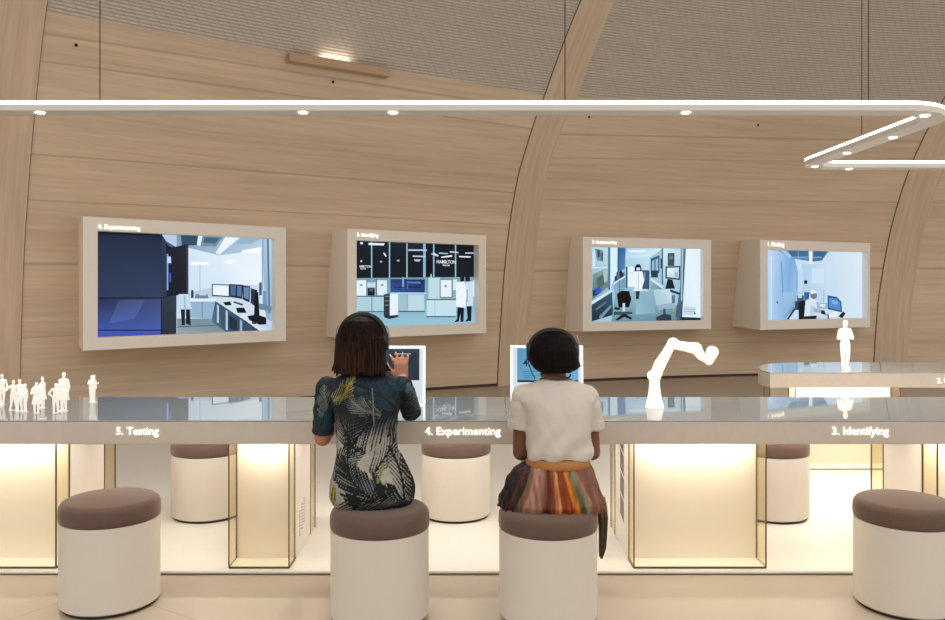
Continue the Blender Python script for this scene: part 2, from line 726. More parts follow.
# cove uplight in the band above the left bay
a, c = hit(286, 57), hit(386, 73)
mid = (a + c) / 2
cl = thing('cove_light', 'small wooden cove lamp with a lit slot under the slatted ceiling', 'lamp', mid)
ax = (c - a).normalized()
inw = (V((C0.x, C0.y, mid.z)) - mid).normalized(); inw = (inw - ax * inw.dot(ax)).normalized(); upv = ax.cross(inw)
if upv.z < 0: upv = -upv
def obox(mb, p, q, dn, h0, h1, d0, d1, up):
    b_ = [p + up * h0 + dn * d0, q + up * h0 + dn * d0, q + up * h0 + dn * d1, p + up * h0 + dn * d1]
    return mb.hexa(b_, [x + up * (h1 - h0) for x in b_])
mb = MB(); obox(mb, a, c, inw, -.06, .02, -.02, .04, upv); obox(mb, a, c, inw, -.06, -.04, .04, .09, upv); obox(mb, a, c, inw, -.06, .03, .09, .105, upv)
mb.build('housing', plain('cove_wood', (190, 160, 130), .6), cl)
mb = MB(); obox(mb, a + ax * .37, a + ax * .70, inw, .022, .032, .0, .085, upv)
mb.build('diffuser', emit('cove_diffuser', (255, 240, 215), 5), cl)

# small dark fixings on the panels
k = 0
for px, py, lb in ((76, 45, 'tiny dark fixing high on the wall beside the left timber rib'), (333, 82, 'tiny dark fixing on the wall below the cove lamp'),
               (589, 117, 'tiny dark fixing right of the middle timber rib, just under the light bar'), (758, 125, 'tiny dark fixing on the wall under the right part of the light bar')):
    p = hit(px, py)
    tag(MB().ball(p, .016, 12).build('wall_fixing', M['dark'], smooth=True, loc=p), lb, 'fixing', 'wall fixings')

# ------------------------------------------------------------------ floor and platforms
mb = MB(); mb.box(-14, 16, -1.5, 13.4, -.08, 0)
struct(mb.build('floor', M['floor']))


def platform(nm, x0, x1, y0, y1, zb=0.0):
    mb = MB(); mb.box(x0, x1, y0, y1, zb + .006, zb + .018)
    o = struct(mb.build(nm, M['plinth'], bevel=.002))
    mb = MB(); mb.box(x0 + .012, x1 - .012, y0 + .012, y1 - .012, zb, zb + .006)
    mb.build('shadow_gap', M['dark'], o)


platform('trim_4', -6.0, 8.0, 3.83, 7.4)
platform('trim_5', 2.2, 7.9, 5.95, 6.66, .018)

# ------------------------------------------------------------------ desks
HD, HB = .74, .632
YF, YB = 3.716, 4.51


def desk(label, outline, loc, letters):
    d = thing('exhibition_desk', label, 'desk', loc)
    mb = MB(); mb.prism(outline, HB, HD - .006)
    mb.build('counter_body', M['fascia'], d, bevel=.004)
    cx = sum(p[0] for p in outline) / len(outline)
    mb = MB(); mb.prism(outline, HD - .006, HD)
    mb.build('glass_top', M['glass_top'], d, bevel=.002)
    for body, x0, x1, ybase, yf in letters:
        p0, p1 = P(x0, ybase, yf), P(x1, ybase, yf)
        mb, nu = MB(), MB(); put_text((nu, mb), body, p0 + V((0, -.001, 0)), V((1, 0, 0)), V((0, 0, 1)), p1.x - p0.x, .004, .004, hscale=1.0)
        o = mb.build('lettering', M['letter'], d, fixn=False)
        o['label'] = 'glowing white lettering ' + body.split(' ')[1]
        nu.build('numeral', M['letter'], d, fixn=False)['label'] = 'glowing white numeral ' + body[:2]
    return d


D1 = desk('long grey front desk with mirror-like glass top and glowing white lettering', [(-6, YF), (3.3, YF), (3.3, YB), (-6, YB)], (-1.3, 4.1, HB),
     [('5. Testing', 116.5, 158.8, 434.6, YF), ('4. Experimenting', 425, 500.5, 434.8, YF), ('3. Identifying', 832, 888.5, 434.6, YF)])
D2 = desk('shorter grey rear desk with a rounded left end, in front of the back wall',
     [(2.107, 5.81), (8, 5.81), (8, 6.61), (2.8, 6.61), (2.57, 6.59), (2.40, 6.52), (2.27, 6.40), (2.18, 6.25), (2.125, 6.10), (2.10, 5.95)], (5, 6.2, HB),
     [('2. Understanding', 937, 985, 382.9, 5.81)])


def under_light(d, x0, x1, y, n):
    for (a, b_) in zip(x0, x1):
        MB().box(a, b_, y - .02, y + .02, HB - .003, HB - .0005).build('under_light', M['led_in'], d)
        ld = bpy.data.lights.new('under_light', 'AREA'); ld.shape = 'RECTANGLE'
        ld.size = b_ - a; ld.size_y = .04; ld.energy = UND_W * (b_ - a); ld.color = (1, .97, .93)
        lo = bpy.data.objects.new('under_light', ld); COL.objects.link(lo); lo.parent = d
        lo.location = V(((a + b_) / 2, y, HB - .006)) - d.location


UND_W = 2.1
under_light(D1, (-1.88, -.80, 1.45), (-1.22, .70, 2.12), 4.02, 3)
under_light(D1, (-1.88, -.80, 1.45), (-1.22, .70, 2.12), 4.44, 3)
under_light(D2, (3.2,), (6.0,), 6.1, 1)


def pedestal(label, x0, x1, y0, slots=None, hb=HB - .0045):
    y1, y2, y3 = y0 + .14, y0 + .505, y0 + .64
    d = thing('light_pedestal', label, 'pedestal', ((x0 + x1) / 2, y0 + .32, .018), 'lit glass pedestals under the desks')
    mb = MB(); mb.box(x0, x1, y1, y2, .018, hb)
    mb.build('casing', M['casing'], d, bevel=.002)
    tr = MB(); tr.box(x0, x1, y0, y1 - .002, .018, .026)
    tr.build('base_tray', M['plinth'], d)
    bp = MB(); bp.box(x0 + .004, x1 - .004, y1 - .012, y1 - .001, .026, hb - .002)
    bp.build('lit_panel', M['white_panel'], d)
    for (a, b_) in ((y0, y1 - .014), (y2 + .002, y3)):
        front = a if a == y0 else b_
        g = MB(); g.box(x0 + .006, x1 - .006, front - .003, front + .003, .027, hb - .002)
        o = g.build('glass_pane', M['glass_clear'], d); o['label'] = 'clear glass pane'
        for x in (x0, x1):
            g = MB(); g.box(x - .003, x + .003, a + .006, b_ - .006, .027, hb - .002)
            o = g.build('glass_pane', M['glass_amber'], d); o['label'] = 'amber tinted glass side'
        for x in (x0, x1):
            for y in (a, b_):
                e = MB(); e.box(x - .0028, x + .0028, y - .0035, y + .0035, .026, hb - .002)
                e.build('edge_trim', M['bronze'], d)
    e = MB(); e.box(x0, x1, y0 - .004, y0 + .003, .019, .027); e.box(x0 - .003, x0 + .003, y0, y1, .019, .027); e.box(x1 - .003, x1 + .003, y0, y1, .019, .027)
    e.build('bottom_trim', M['bronze'], d)
    l = MB(); l.box(x0 + .02, x1 - .02, y0 + .025, y1 - .035, hb - .016, hb - .006)
    l.build('led_strip', M['led_in'], d)
    ld = bpy.data.lights.new('vitrine_light', 'AREA'); ld.shape = 'RECTANGLE'
    ld.size = x1 - x0 - .06; ld.size_y = .07; ld.energy = PED_W * (x1 - x0) / .62; ld.color = (1, .96, .89)
    lo = bpy.data.objects.new('vitrine_light', ld); COL.objects.link(lo)
    lo.location = ((x0 + x1) / 2, (y0 + y1) / 2 - .005, hb - .022)
    lo.parent = d; lo.location = V(lo.location) - d.location
    ld2 = ld.copy(); ld2.energy = ld.energy * .8
    lo2 = bpy.data.objects.new('vitrine_light', ld2); COL.objects.link(lo2); lo2.parent = d
    lo2.location = V(((x0 + x1) / 2, (y2 + y3) / 2, hb - .022)) - d.location
    if slots:
        xs, side, items = slots
        for grp in items:
          g = MB()
          for (ya, z0, dy) in grp:
            b_ = [(xs, ya, z0), (xs, ya + dy, z0 + dy * .25), (xs, ya + dy, z0 + dy * .25 + .0042), (xs, ya, z0 + .0042)]
            g.hexa(b_, [(x + side * .0015, y, z) for x, y, z in b_])
          g.build('vent_grille', M['dark'], d)
    return d


PED_W = 1.6
sl3 = []
for g_ in range(4):
    sl3.append([])
    for k in range(9):
        sl3[-1].append((4.12 + .0, .600 - g_ * .115 - k * .0115, .10))
sl2 = []
for g_ in range(3):
    sl2.append([])
    for k in range(9):
        sl2[-1].append((4.10 + g_ * .05, .10 + k * .015 + g_ * .02, .014))
pedestal('wide lit glass pedestal at the left edge, behind the lone left stool', -2.585, -1.963, 3.865)
pedestal('narrow lit glass pedestal between the left stool and the person in the patterned dress', -1.148, -.865, 3.865, (-.865, 1, sl2))
pedestal('wide lit glass pedestal right of the person in the white T-shirt', .761, 1.383, 3.865, (.761, -1, sl3))
pedestal('wide lit glass pedestal at the right edge, behind the right stool', 2.191, 2.81, 3.865)
pedestal('lit glass pedestal under the rear desk', 2.35, 3.11, 5.97)

# ------------------------------------------------------------------ stools
def make_stool(label):
    d = thing('stool', label, 'stool', (0, 0, 0))
    MB().lathe([(.0, 0), (.186, 0), (.186, .014), (.0, .014)]).build('foot_ring', M['dark'], d, smooth=True)
    MB().lathe([(.0, .014), (.194, .014), (.2, .02), (.2, .365), (.0, .365)]).build('base', M['stool_body'], d, smooth=True)
    pr = [(0, .366), (.196, .366), (.2015, .371), (.2035, .39), (.2025, .412)]
    for k in range(1, 9):
        a = PI / 2 * k / 8
        pr.append((.170 + .0325 * math.cos(a), .412 + .036 * math.sin(a)))
    pr += [(.12, .4535), (.06, .456), (.0, .457)]
    MB().lathe(pr).build('cushion', M['cushion'], d, smooth='full')
    return d


def at_px(px, y):
    return (px - CX) / F * y


S1 = V((at_px(380, 3.36), 3.36, 0)); S2 = V((at_px(548, 3.36), 3.36, 0))
st = make_stool('drum stool with brown cushion under the person in the patterned dress')
st.location = S1
G = 'cream drum stools with brown cushions'
st['group'] = G
dup(st, S2, 'drum stool with brown cushion under the person in the white T-shirt', G)
dup(st, (at_px(110.5, 3.50), 3.50, 0), 'empty drum stool at the front left, before the lettering 5. Testing', G)
dup(st, (at_px(905, 3.47), 3.47, 0), 'empty drum stool at the right edge, cut by the frame', G)
dup(st, (at_px(456, 4.78), 4.78, .018), 'drum stool behind the desk, seen between the two seated people', G)
dup(st, (at_px(207.5, 4.78), 4.78, .018), 'drum stool behind the desk, left of the narrow glass pedestal', G)
dup(st, (at_px(772.5, 4.77), 4.77, .018), 'drum stool behind the desk, right of the wide glass pedestal, partly hidden', G)

# ------------------------------------------------------------------ hanging light
ZB, ZT = 2.2065, 2.257
W2 = .060


def arc(cx, cy, r, a0, a1, n=14):
    return [(cx + r * math.cos(math.radians(a0 + (a1 - a0) * i / n)), cy + r * math.sin(math.radians(a0 + (a1 - a0) * i / n))) for i in range(n + 1)]


YL1, YL2, XC = 4.060, 5.965, 2.402
path = [(-7 + 1.0 * i, YL1) for i in range(9)] + arc(XC - .29, YL1 + .29, .29, -90, 0) + [(XC, 4.8), (XC, 5.3)] + arc(XC + .24, YL2 - .24, .24, 180, 90) + [(4, YL2), (6, YL2), (9, YL2)]
lamp = thing('pendant_light', 'zigzag suspended light bar with glowing edge strip and small spots', 'lamp', (0, YL1, ZB))


def sweep(mb, prof):
    """prof: list of (offset, z) around the path"""
    n = len(path); rs = []
    for i, p in enumerate(path):
        a = V(path[max(i - 1, 0)]); c = V(path[min(i + 1, n - 1)])
        d = (c - a).normalized(); nn = V((d.y, -d.x))
        rs.append([(p[0] + nn.x * o, p[1] + nn.y * o, z) for o, z in prof])
    mb.rings(rs)


mb = MB(); sweep(mb, [(-W2, ZB), (W2, ZB), (W2, ZB + .031), (W2 - .006, ZB + .031), (W2 - .006, ZT), (-W2 + .006, ZT), (-W2 + .006, ZB + .031), (-W2, ZB + .031)])
mb.build('bar_housing', M['lampbody'], lamp, smooth=30)
for sgn in (1, -1):
    mb = MB(); sweep(mb, [(sgn * (W2 - .005), ZB + .032), (sgn * W2, ZB + .032), (sgn * W2, ZT - .005), (sgn * (W2 - .005), ZT - .005)])
    mb.build('led_strip', M['led'], lamp, smooth=30)
spots = [(40, 112.4), (303, 112.4), (393, 112.4), (686, 112.4), (925, 115.5), (893, 137.5), (847, 153), (815, 166.3), (849, 168.8)]
spot_pos = []
for px, py in spots:
    y = (ZB - EYE) * F / (HY - py)
    p = V((at_px(px, y), y, ZB)); spot_pos.append(p)
for x in (-3.6, -1.0 - 4.0, 3.6, 5.0):
    spot_pos.append(V((x, YL1 if x < 0 else YL2, ZB)))
for p in spot_pos:
    MB().lathe([(0, -.004), (.022, -.004), (.022, .002), (0, .002)], p, 20).build('spot_lens', M['spot'], lamp)
    ld = bpy.data.lights.new('spot', 'SPOT'); ld.energy = 40; ld.spot_size = math.radians(95); ld.spot_blend = .8; ld.shadow_soft_size = .03; ld.color = (1, .92, .80)
    lo = bpy.data.objects.new('spot', ld); COL.objects.link(lo); lo.parent = lamp; lo.location = p + V((0, 0, -.012)) - lamp.location
for px, y in ((100, YL1), (565, YL1), (868.5, YL1), (861.8, 5.13)):
    x = at_px(px, y)
    MB().tube([(x, y, ZT - .005), (x, y, 6.3)], .0028, 8).build('suspension_cable', M['cable'], lamp)

# ------------------------------------------------------------------ wall screens
def proj_plane(px, py, o, n):
    d = ray(px, py); e = V((0, 0, EYE))
    return e + d * ((o - e).dot(n) / d.dot(n))


SCREEN_H = 1.26


def wall_screen(label, corners, back, opening, title, tpx, zoom, polys, bg, texts=()):
    TL, TR, BR, BL = corners
    yl = F * SCREEN_H / (BL[1] - TL[1]); yr = F * SCREEN_H / (BR[1] - TR[1])
    xl = (TL[0] + BL[0]) / 2; xr = (TR[0] + BR[0]) / 2
    fl, fr_ = P(xl, TL[1], yl), P(xr, TR[1], yr)
    z1 = (fl.z + fr_.z) / 2
    z0 = (P(xl, BL[1], yl).z + P(xr, BR[1], yr).z) / 2
    A = V((fl.x, fl.y, z1)); B = V((fr_.x, fr_.y, z1)); Cc = V((B.x, B.y, z0)); D = V((A.x, A.y, z0))
    ux = (B - A).normalized(); n = V((ux.y, -ux.x, 0)); uz = V((0, 0, 1))
    d = thing('wall_screen', label, 'screen', (A + Cc) / 2, 'framed screens on the curved timber wall')
    # back corners on the wall
    ka, kd = hit(*back[0]), hit(*back[1])
    kb = hit(TR[0] - 6, TR[1] + 4); kc = hit(BR[0] - 6, BR[1] - 3)
    back_ = [p - n * .06 for p in (ka, kb, kc, kd)]
    # opening in the front plane
    W_ = (B - A).length; H_ = z1 - z0
    q = [proj_plane(px, py, A, n) for px, py in opening]
    u0 = ((q[0] - A).dot(ux) + (q[3] - A).dot(ux)) / 2; u1 = ((q[1] - A).dot(ux) + (q[2] - A).dot(ux)) / 2
    w1 = (q[0].z + q[1].z) / 2; w0 = (q[2].z + q[3].z) / 2
    O = [A + ux * u0 + uz * (w1 - z1), A + ux * u1 + uz * (w1 - z1), A + ux * u1 + uz * (w0 - z1), A + ux * u0 + uz * (w0 - z1)]
    dep = .11
    O2 = [p - n * dep for p in O]
    fr0 = [A, B, Cc, D]
    mb = MB()
    mb.add(fr0 + O + O2 + back_,
           [(0, 1, 5, 4), (1, 2, 6, 5), (2, 3, 7, 6), (3, 0, 4, 7)] +
           [(4, 5, 9, 8), (5, 6, 10, 9), (6, 7, 11, 10), (7, 4, 8, 11)] +
           [(0, 12, 13, 1), (1, 13, 14, 2), (2, 14, 15, 3), (3, 15, 12, 0)])
    mb.build('frame', M['frame'], d, bevel=.004)
    # picture
    pl = O2[0] + n * .004
    zx, zy, zs = zoom
    pw, ph = u1 - u0, w1 - w0

    def loc2(zp):
        p = proj_plane(zx + zp[0] / zs, zy + zp[1] / zs, pl, n)
        return min(max((p - pl).dot(ux), 0), pw), min(max(p.z - pl.z, -ph), 0)
    pm = MB()
    pm.add([pl, pl + ux * pw, pl + ux * pw - uz * ph, pl - uz * ph], [(0, 3, 2, 1)])
    bgs = bg if isinstance(bg[0], (tuple, list)) else [bg] * 4
    pm.c += [lin(x) for x in bgs]
    lay = 0
    for pts, col in polys:
        lay += 1
        cols = col if isinstance(col[0], (tuple, list)) else [col] * len(pts)
        base = pl + n * (.0005 * lay)
        k = len(pm.v)
        for zp, cc in zip(pts, cols):
            a_, b_ = loc2(zp)
            pm.v.append(base + ux * a_ + uz * b_); pm.c.append(lin(cc))
        pm.f.append(tuple(range(k, k + len(pts))))
    for body, zp0, zp1 in texts:
        a_, b_ = loc2(zp0); a2, _ = loc2(zp1)
        put_text(pm, body, pl + n * (.0005 * (lay + 2)) + ux * a_ + uz * b_, ux, uz, a2 - a_, .02, 0, lin((225, 240, 250)))
    pm.build('screen_picture', M['picture'], d, fixn=False)
    mb, nu = MB(), MB()
    p0 = proj_plane(tpx[0], tpx[2], A, n); p1 = proj_plane(tpx[1], tpx[2], A, n)
    put_text((nu, mb), title, p0 + n * .001, ux, uz, (p1 - p0).length, .006, .004)
    mb.build('lettering', M['letter'], d, fixn=False)['label'] = 'glowing white heading ' + title.split(' ')[1]
    nu.build('numeral', M['letter'], d, fixn=False)['label'] = 'glowing white numeral ' + title[:2]
    return d


def R_(x0, y0, x1, y1):
    return [(x0, y0), (x1, y0), (x1, y1), (x0, y1)]


W = (232, 243, 252)
s1 = [
    (R_(100, 100, 412, 520), (18, 22, 34)),
    ([(108, 112), (355, 118), (355, 358), (108, 358)], [(34, 44, 64), (30, 42, 64), (48, 64, 96), (44, 60, 92)]),
    ([(108, 363), (352, 363), (352, 483), (108, 483)], [(36, 46, 76), (62, 76, 116), (72, 94, 172), (62, 84, 160)]),
    ([(190, 368), (290, 368), (250, 440), (150, 460)], [(62, 76, 116), (72, 86, 126), (78, 98, 168), (76, 96, 164)]),
    ([(108, 487), (352, 487), (352, 500), (108, 514)], (64, 84, 176)),
    ([(355, 118), (372, 128), (376, 352), (355, 360)], (46, 56, 74)),
    ([(355, 362), (412, 346), (412, 500), (355, 498)], [(44, 54, 70), (54, 64, 80), (40, 50, 64), (36, 44, 58)]),
    ([(355, 110), (412, 112), (412, 165), (372, 140)], (184, 204, 228)),
    ([(362, 132), (400, 160), (412, 165), (412, 172), (380, 160)], (60, 80, 120)),
    ([(372, 172), (412, 165), (412, 345), (372, 345)], (26, 34, 58)),
    (R_(374, 190, 380, 330), (120, 170, 250)), (R_(390, 210, 408, 232), (110, 150, 230)), (R_(384, 262, 404, 300), (60, 96, 190)), (R_(376, 200, 390, 225), (190, 215, 250)),
    # room
    ([(412, 112), (797, 122), (797, 440), (412, 440)], [(120, 150, 180), (190, 212, 234), (222, 236, 248), (206, 226, 244)]),
    ([(455, 165), (575, 195), (740, 175), (742, 310), (600, 310), (460, 340)], [(212, 230, 245), (222, 238, 250), W, (238, 247, 254), (214, 232, 248), (204, 226, 244)]),
    ([(428, 112), (495, 114), (490, 156), (432, 158)], (52, 78, 104)), ([(510, 115), (592, 118), (562, 162), (504, 158)], (112, 144, 172)), ([(495, 114), (512, 115), (504, 158), (490, 156)], (226, 240, 250)),
    ([(520, 125), (580, 128), (560, 150), (515, 146)], (70, 98, 122)),
    ([(600, 118), (655, 120), (578, 192), (562, 186)], (236, 246, 255)), ([(658, 122), (742, 124), (700, 150), (640, 152)], (150, 180, 206)),
    ([(665, 176), (742, 162), (738, 184), (660, 188)], (252, 254, 255)), ([(595, 222), (622, 212), (642, 220), (615, 230)], (252, 254, 255)),
    ([(465, 220), (540, 222), (535, 232), (465, 232)], (250, 254, 255)), (R_(500, 232, 503, 340), (160, 190, 214)),
    ([(742, 124), (797, 126), (797, 470), (756, 430)], [(160, 192, 218), (196, 216, 234), (150, 184, 212), (140, 172, 200)]),
    ([(760, 126), (768, 126), (774, 420), (766, 420)], (92, 124, 156)), (R_(742, 125, 746, 330), (126, 160, 190)),
    # floor and counters
    ([(412, 440), (560, 440), (640, 500), (412, 500)], [(120, 142, 158), (130, 150, 164), (120, 140, 152), (150, 168, 176)]),
    ([(412, 470), (600, 462), (602, 466), (412, 475)], (92, 112, 128)),
    ([(460, 372), (560, 372), (556, 442), (462, 436)], (148, 180, 208)), (R_(508, 376, 511, 438), (96, 126, 154)), ([(460, 363), (565, 362), (565, 374), (460, 374)], (226, 238, 248)),
    ([(485, 345), (530, 345), (534, 362), (480, 362)], (110, 136, 160)), (R_(466, 330, 476, 360), (50, 70, 92)), ([(498, 338), (524, 340), (526, 350), (496, 350)], (196, 210, 222)),
    ([(560, 372), (735, 490), (600, 490), (545, 452)], [(60, 84, 112), (50, 70, 94), (60, 84, 108), (88, 116, 142)]),
    ([(566, 384), (574, 390), (574, 458), (566, 454)], (176, 204, 226)), ([(600, 406), (608, 412), (608, 486), (600, 482)], (176, 204, 226)), ([(655, 442), (664, 450), (664, 490), (655, 490)], (150, 180, 206)),
    ([(612, 425), (645, 448), (645, 486), (612, 478)], (34, 48, 66)),
    ([(560, 365), (622, 360), (790, 452), (790, 485), (730, 489)], [(204, 222, 238), (214, 230, 243), (196, 216, 234), (180, 202, 224), (216, 230, 243)]),
    ([(546, 306), (615, 308), (615, 357), (546, 353)], (40, 58, 80)), ([(550, 310), (611, 312), (611, 352), (550, 348)], (236, 246, 254)),
    ([(614, 306), (666, 309), (664, 364), (614, 356)], (26, 40, 62)), ([(618, 311), (640, 312), (638, 352), (618, 350)], (70, 104, 150)), ([(644, 313), (661, 314), (660, 356), (644, 352)], (84, 118, 162)),
    ([(665, 311), (694, 315), (692, 378), (665, 366)], (36, 52, 74)), ([(669, 318), (690, 320), (688, 366), (669, 358)], (104, 136, 174)),
    ([(696, 322), (722, 330), (720, 398), (696, 380)], (34, 48, 66)),
    ([(588, 377), (616, 373), (622, 388), (598, 389)], (18, 24, 34)), ([(638, 398), (670, 397), (680, 418), (645, 418)], (16, 22, 30)), ([(630, 372), (668, 384), (662, 390), (628, 378)], (52, 70, 92)),
    ([(712, 338), (725, 338), (730, 432), (708, 432)], (14, 18, 26)), ([(682, 430), (720, 424), (756, 436), (756, 462), (730, 464), (690, 446)], (16, 20, 28)), ([(700, 452), (720, 452), (716, 462), (700, 460)], (40, 52, 64)),
    (R_(728, 300, 738, 350), (60, 84, 108)), ([(742, 330), (756, 335), (758, 420), (742, 400)], (120, 150, 178)), ([(725, 380), (775, 392), (776, 410), (730, 405)], (104, 134, 162)),
    # door of the machine and the person in a coat
    ([(388, 166), (454, 150), (454, 346), (386, 352)], [(30, 32, 46), (40, 40, 54), (28, 28, 40), (22, 24, 36)]), (R_(447, 154, 454, 344), (62, 66, 82)),
    ([(416, 345), (452, 345), (468, 402), (412, 404)], (196, 218, 236)), ([(436, 350), (440, 350), (444, 402), (438, 402)], (150, 178, 204)),
    ([(424, 404), (441, 404), (440, 466), (428, 466)], (30, 34, 44)), ([(444, 404), (459, 404), (463, 466), (444, 460)], (24, 28, 38)),
]
wall_screen('largest wall screen at the left, headed 4. Experimenting, showing a dark machine',
            ((82.9, 216.6), (286.3, 227.2), (285.9, 340.5), (83.2, 351.3)), ((80, 219), (80.5, 347)),
            ((97.9, 232), (275.7, 237.8), (275.2, 330.9), (97.9, 337)), '4. Experimenting', (98, 140, 228.3), (70, 205, 3.875), s1, (206, 226, 242))

CK = (16, 22, 32); LB = (176, 210, 228)
s2 = [
    ([(205, 112), (790, 140), (790, 288), (205, 294)], [(18, 26, 36), (12, 18, 26), (20, 24, 34), (16, 22, 30)]),
    ([(215, 120), (522, 128), (522, 200), (215, 190)], [(22, 34, 46), (26, 40, 54), CK, CK]),
] + [(R_(x - 3, 118, x + 3, 292), (150, 190, 212)) for x in (283, 365, 445, 568, 668)] + [
    (R_(519, 120, 531, 292), (140, 180, 206)), (R_(535, 205, 562, 290), (8, 12, 18)),
    (R_(230, 125, 242, 134), W), ([(268, 128), (342, 130), (338, 140), (268, 138)], W), ([(334, 174), (342, 174), (352, 190), (346, 192)], W), (R_(400, 121, 410, 127), W), (R_(398, 206, 410, 213), (170, 190, 206)), (R_(320, 211, 330, 218), (170, 190, 206)), (R_(230, 208, 238, 216), (200, 215, 226)),
    (R_(450, 158, 535, 165), LB), ([(470, 186), (528, 188), (528, 194), (470, 192)], (196, 216, 230)), ([(476, 204), (508, 204), (500, 214), (480, 212)], LB),
    ([(552, 180), (568, 172), (590, 186), (584, 192), (566, 184)], (196, 220, 236)), ([(590, 172), (632, 176), (632, 180), (590, 178)], LB), ([(600, 192), (650, 184), (652, 192), (602, 197)], W), ([(640, 165), (680, 170), (680, 176), (640, 173)], (196, 190, 214)), ([(682, 188), (735, 190), (735, 196), (684, 194)], W), (R_(710, 172, 752, 178), (180, 196, 214)), (R_(480, 124, 488, 129), W),
    ([(205, 290), (790, 285), (790, 520), (205, 520)], [(120, 156, 176), (130, 160, 176), (150, 196, 216), (146, 194, 216)]),
    (R_(205, 300, 256, 371), (228, 242, 250)), (R_(226, 318, 238, 326), (120, 150, 170)), (R_(258, 310, 298, 332), (196, 222, 236)), (R_(262, 336, 294, 370), (24, 30, 38)), (R_(270, 340, 286, 352), (84, 96, 104)), (R_(304, 300, 350, 368), (222, 238, 248)), (R_(322, 318, 334, 326), (110, 140, 160)), (R_(256, 296, 259, 372), (60, 80, 96)), (R_(300, 296, 304, 372), (60, 80, 96)),
    ([(366, 294), (524, 296), (524, 358), (366, 358)], [(36, 62, 120), (28, 44, 84), (40, 64, 120), (54, 86, 156)]), (R_(420, 286, 428, 336), (120, 170, 230)), ([(440, 306), (500, 306), (508, 316), (440, 314)], (84, 120, 180)), (R_(380, 330, 500, 334), (22, 32, 54)), (R_(440, 318, 446, 340), (70, 110, 190)), (R_(366, 356, 530, 363), (168, 218, 242)),
    (R_(205, 374, 335, 441), (176, 208, 222)), (R_(278, 374, 282, 441), (96, 128, 146)), (R_(205, 371, 345, 376), (80, 108, 124)),
    (R_(400, 366, 440, 440), (160, 194, 208)), (R_(446, 366, 520, 440), (190, 216, 228)), (R_(400, 440, 522, 446), (70, 98, 112)), (R_(215, 441, 335, 446), (76, 104, 118)),
    ([(334, 364), (361, 361), (361, 466), (334, 460)], (44, 54, 64)), (R_(340, 372, 356, 376), (130, 150, 160)), (R_(340, 392, 356, 396), (130, 150, 160)), (R_(340, 412, 356, 416), (130, 150, 160)), (R_(362, 362, 399, 462), (230, 243, 250)),
    ([(334, 460), (362, 462), (400, 458), (400, 468), (360, 478), (336, 470)], (34, 42, 50)),
    (R_(538, 284, 592, 390), (190, 218, 228)), (R_(538, 284, 592, 288), (90, 120, 134)), (R_(590, 296, 648, 380), (84, 112, 128)), (R_(594, 299, 644, 376), (230, 243, 250)), (R_(612, 322, 622, 332), (120, 150, 166)), (R_(548, 272, 552, 290), W),
    (R_(530, 390, 665, 466), (196, 224, 236)), (R_(528, 386, 665, 391), (70, 96, 108)), (R_(566, 394, 569, 464), (150, 182, 196)), (R_(528, 464, 662, 469), (60, 84, 96)),
    (R_(650, 296, 668, 345), (214, 232, 242)), (R_(742, 300, 748, 375), (224, 238, 246)),
    ([(664, 310), (700, 302), (714, 330), (708, 426), (664, 420)], (236, 246, 252)), ([(682, 286), (700, 284), (703, 304), (684, 308)], (18, 20, 24)), ([(670, 424), (700, 426), (698, 490), (684, 492), (684, 450), (676, 490), (654, 492), (668, 478)], (16, 20, 26)),
    ([(708, 308), (742, 304), (742, 416), (714, 418)], (204, 224, 236)), ([(704, 284), (726, 282), (728, 304), (708, 306)], (24, 28, 34)), ([(712, 420), (735, 418), (733, 486), (704, 490), (716, 474)], (18, 22, 28)), (R_(712, 340, 716, 400), (120, 140, 156)),
]
wall_screen('wall screen above the person in the patterned dress, headed 3. Identifying',
            ((347.4, 228.5), (486.7, 235.2), (486, 333), (347.4, 339)), ((333, 229.2), (326.5, 336.5)),
            ((356.8, 240), (479, 245.4), (478.7, 323.5), (356.8, 327)), '3. Identifying', (357, 378.2, 236.2), (310, 215, 4.595), s2, (160, 196, 214),
            [('HAMILTON', (574, 222), (662, 224)), ('Storage', (602, 234), (634, 236)), ('AMILTON', (218, 241), (273, 242)), ('Storage', (224, 250), (250, 251))])

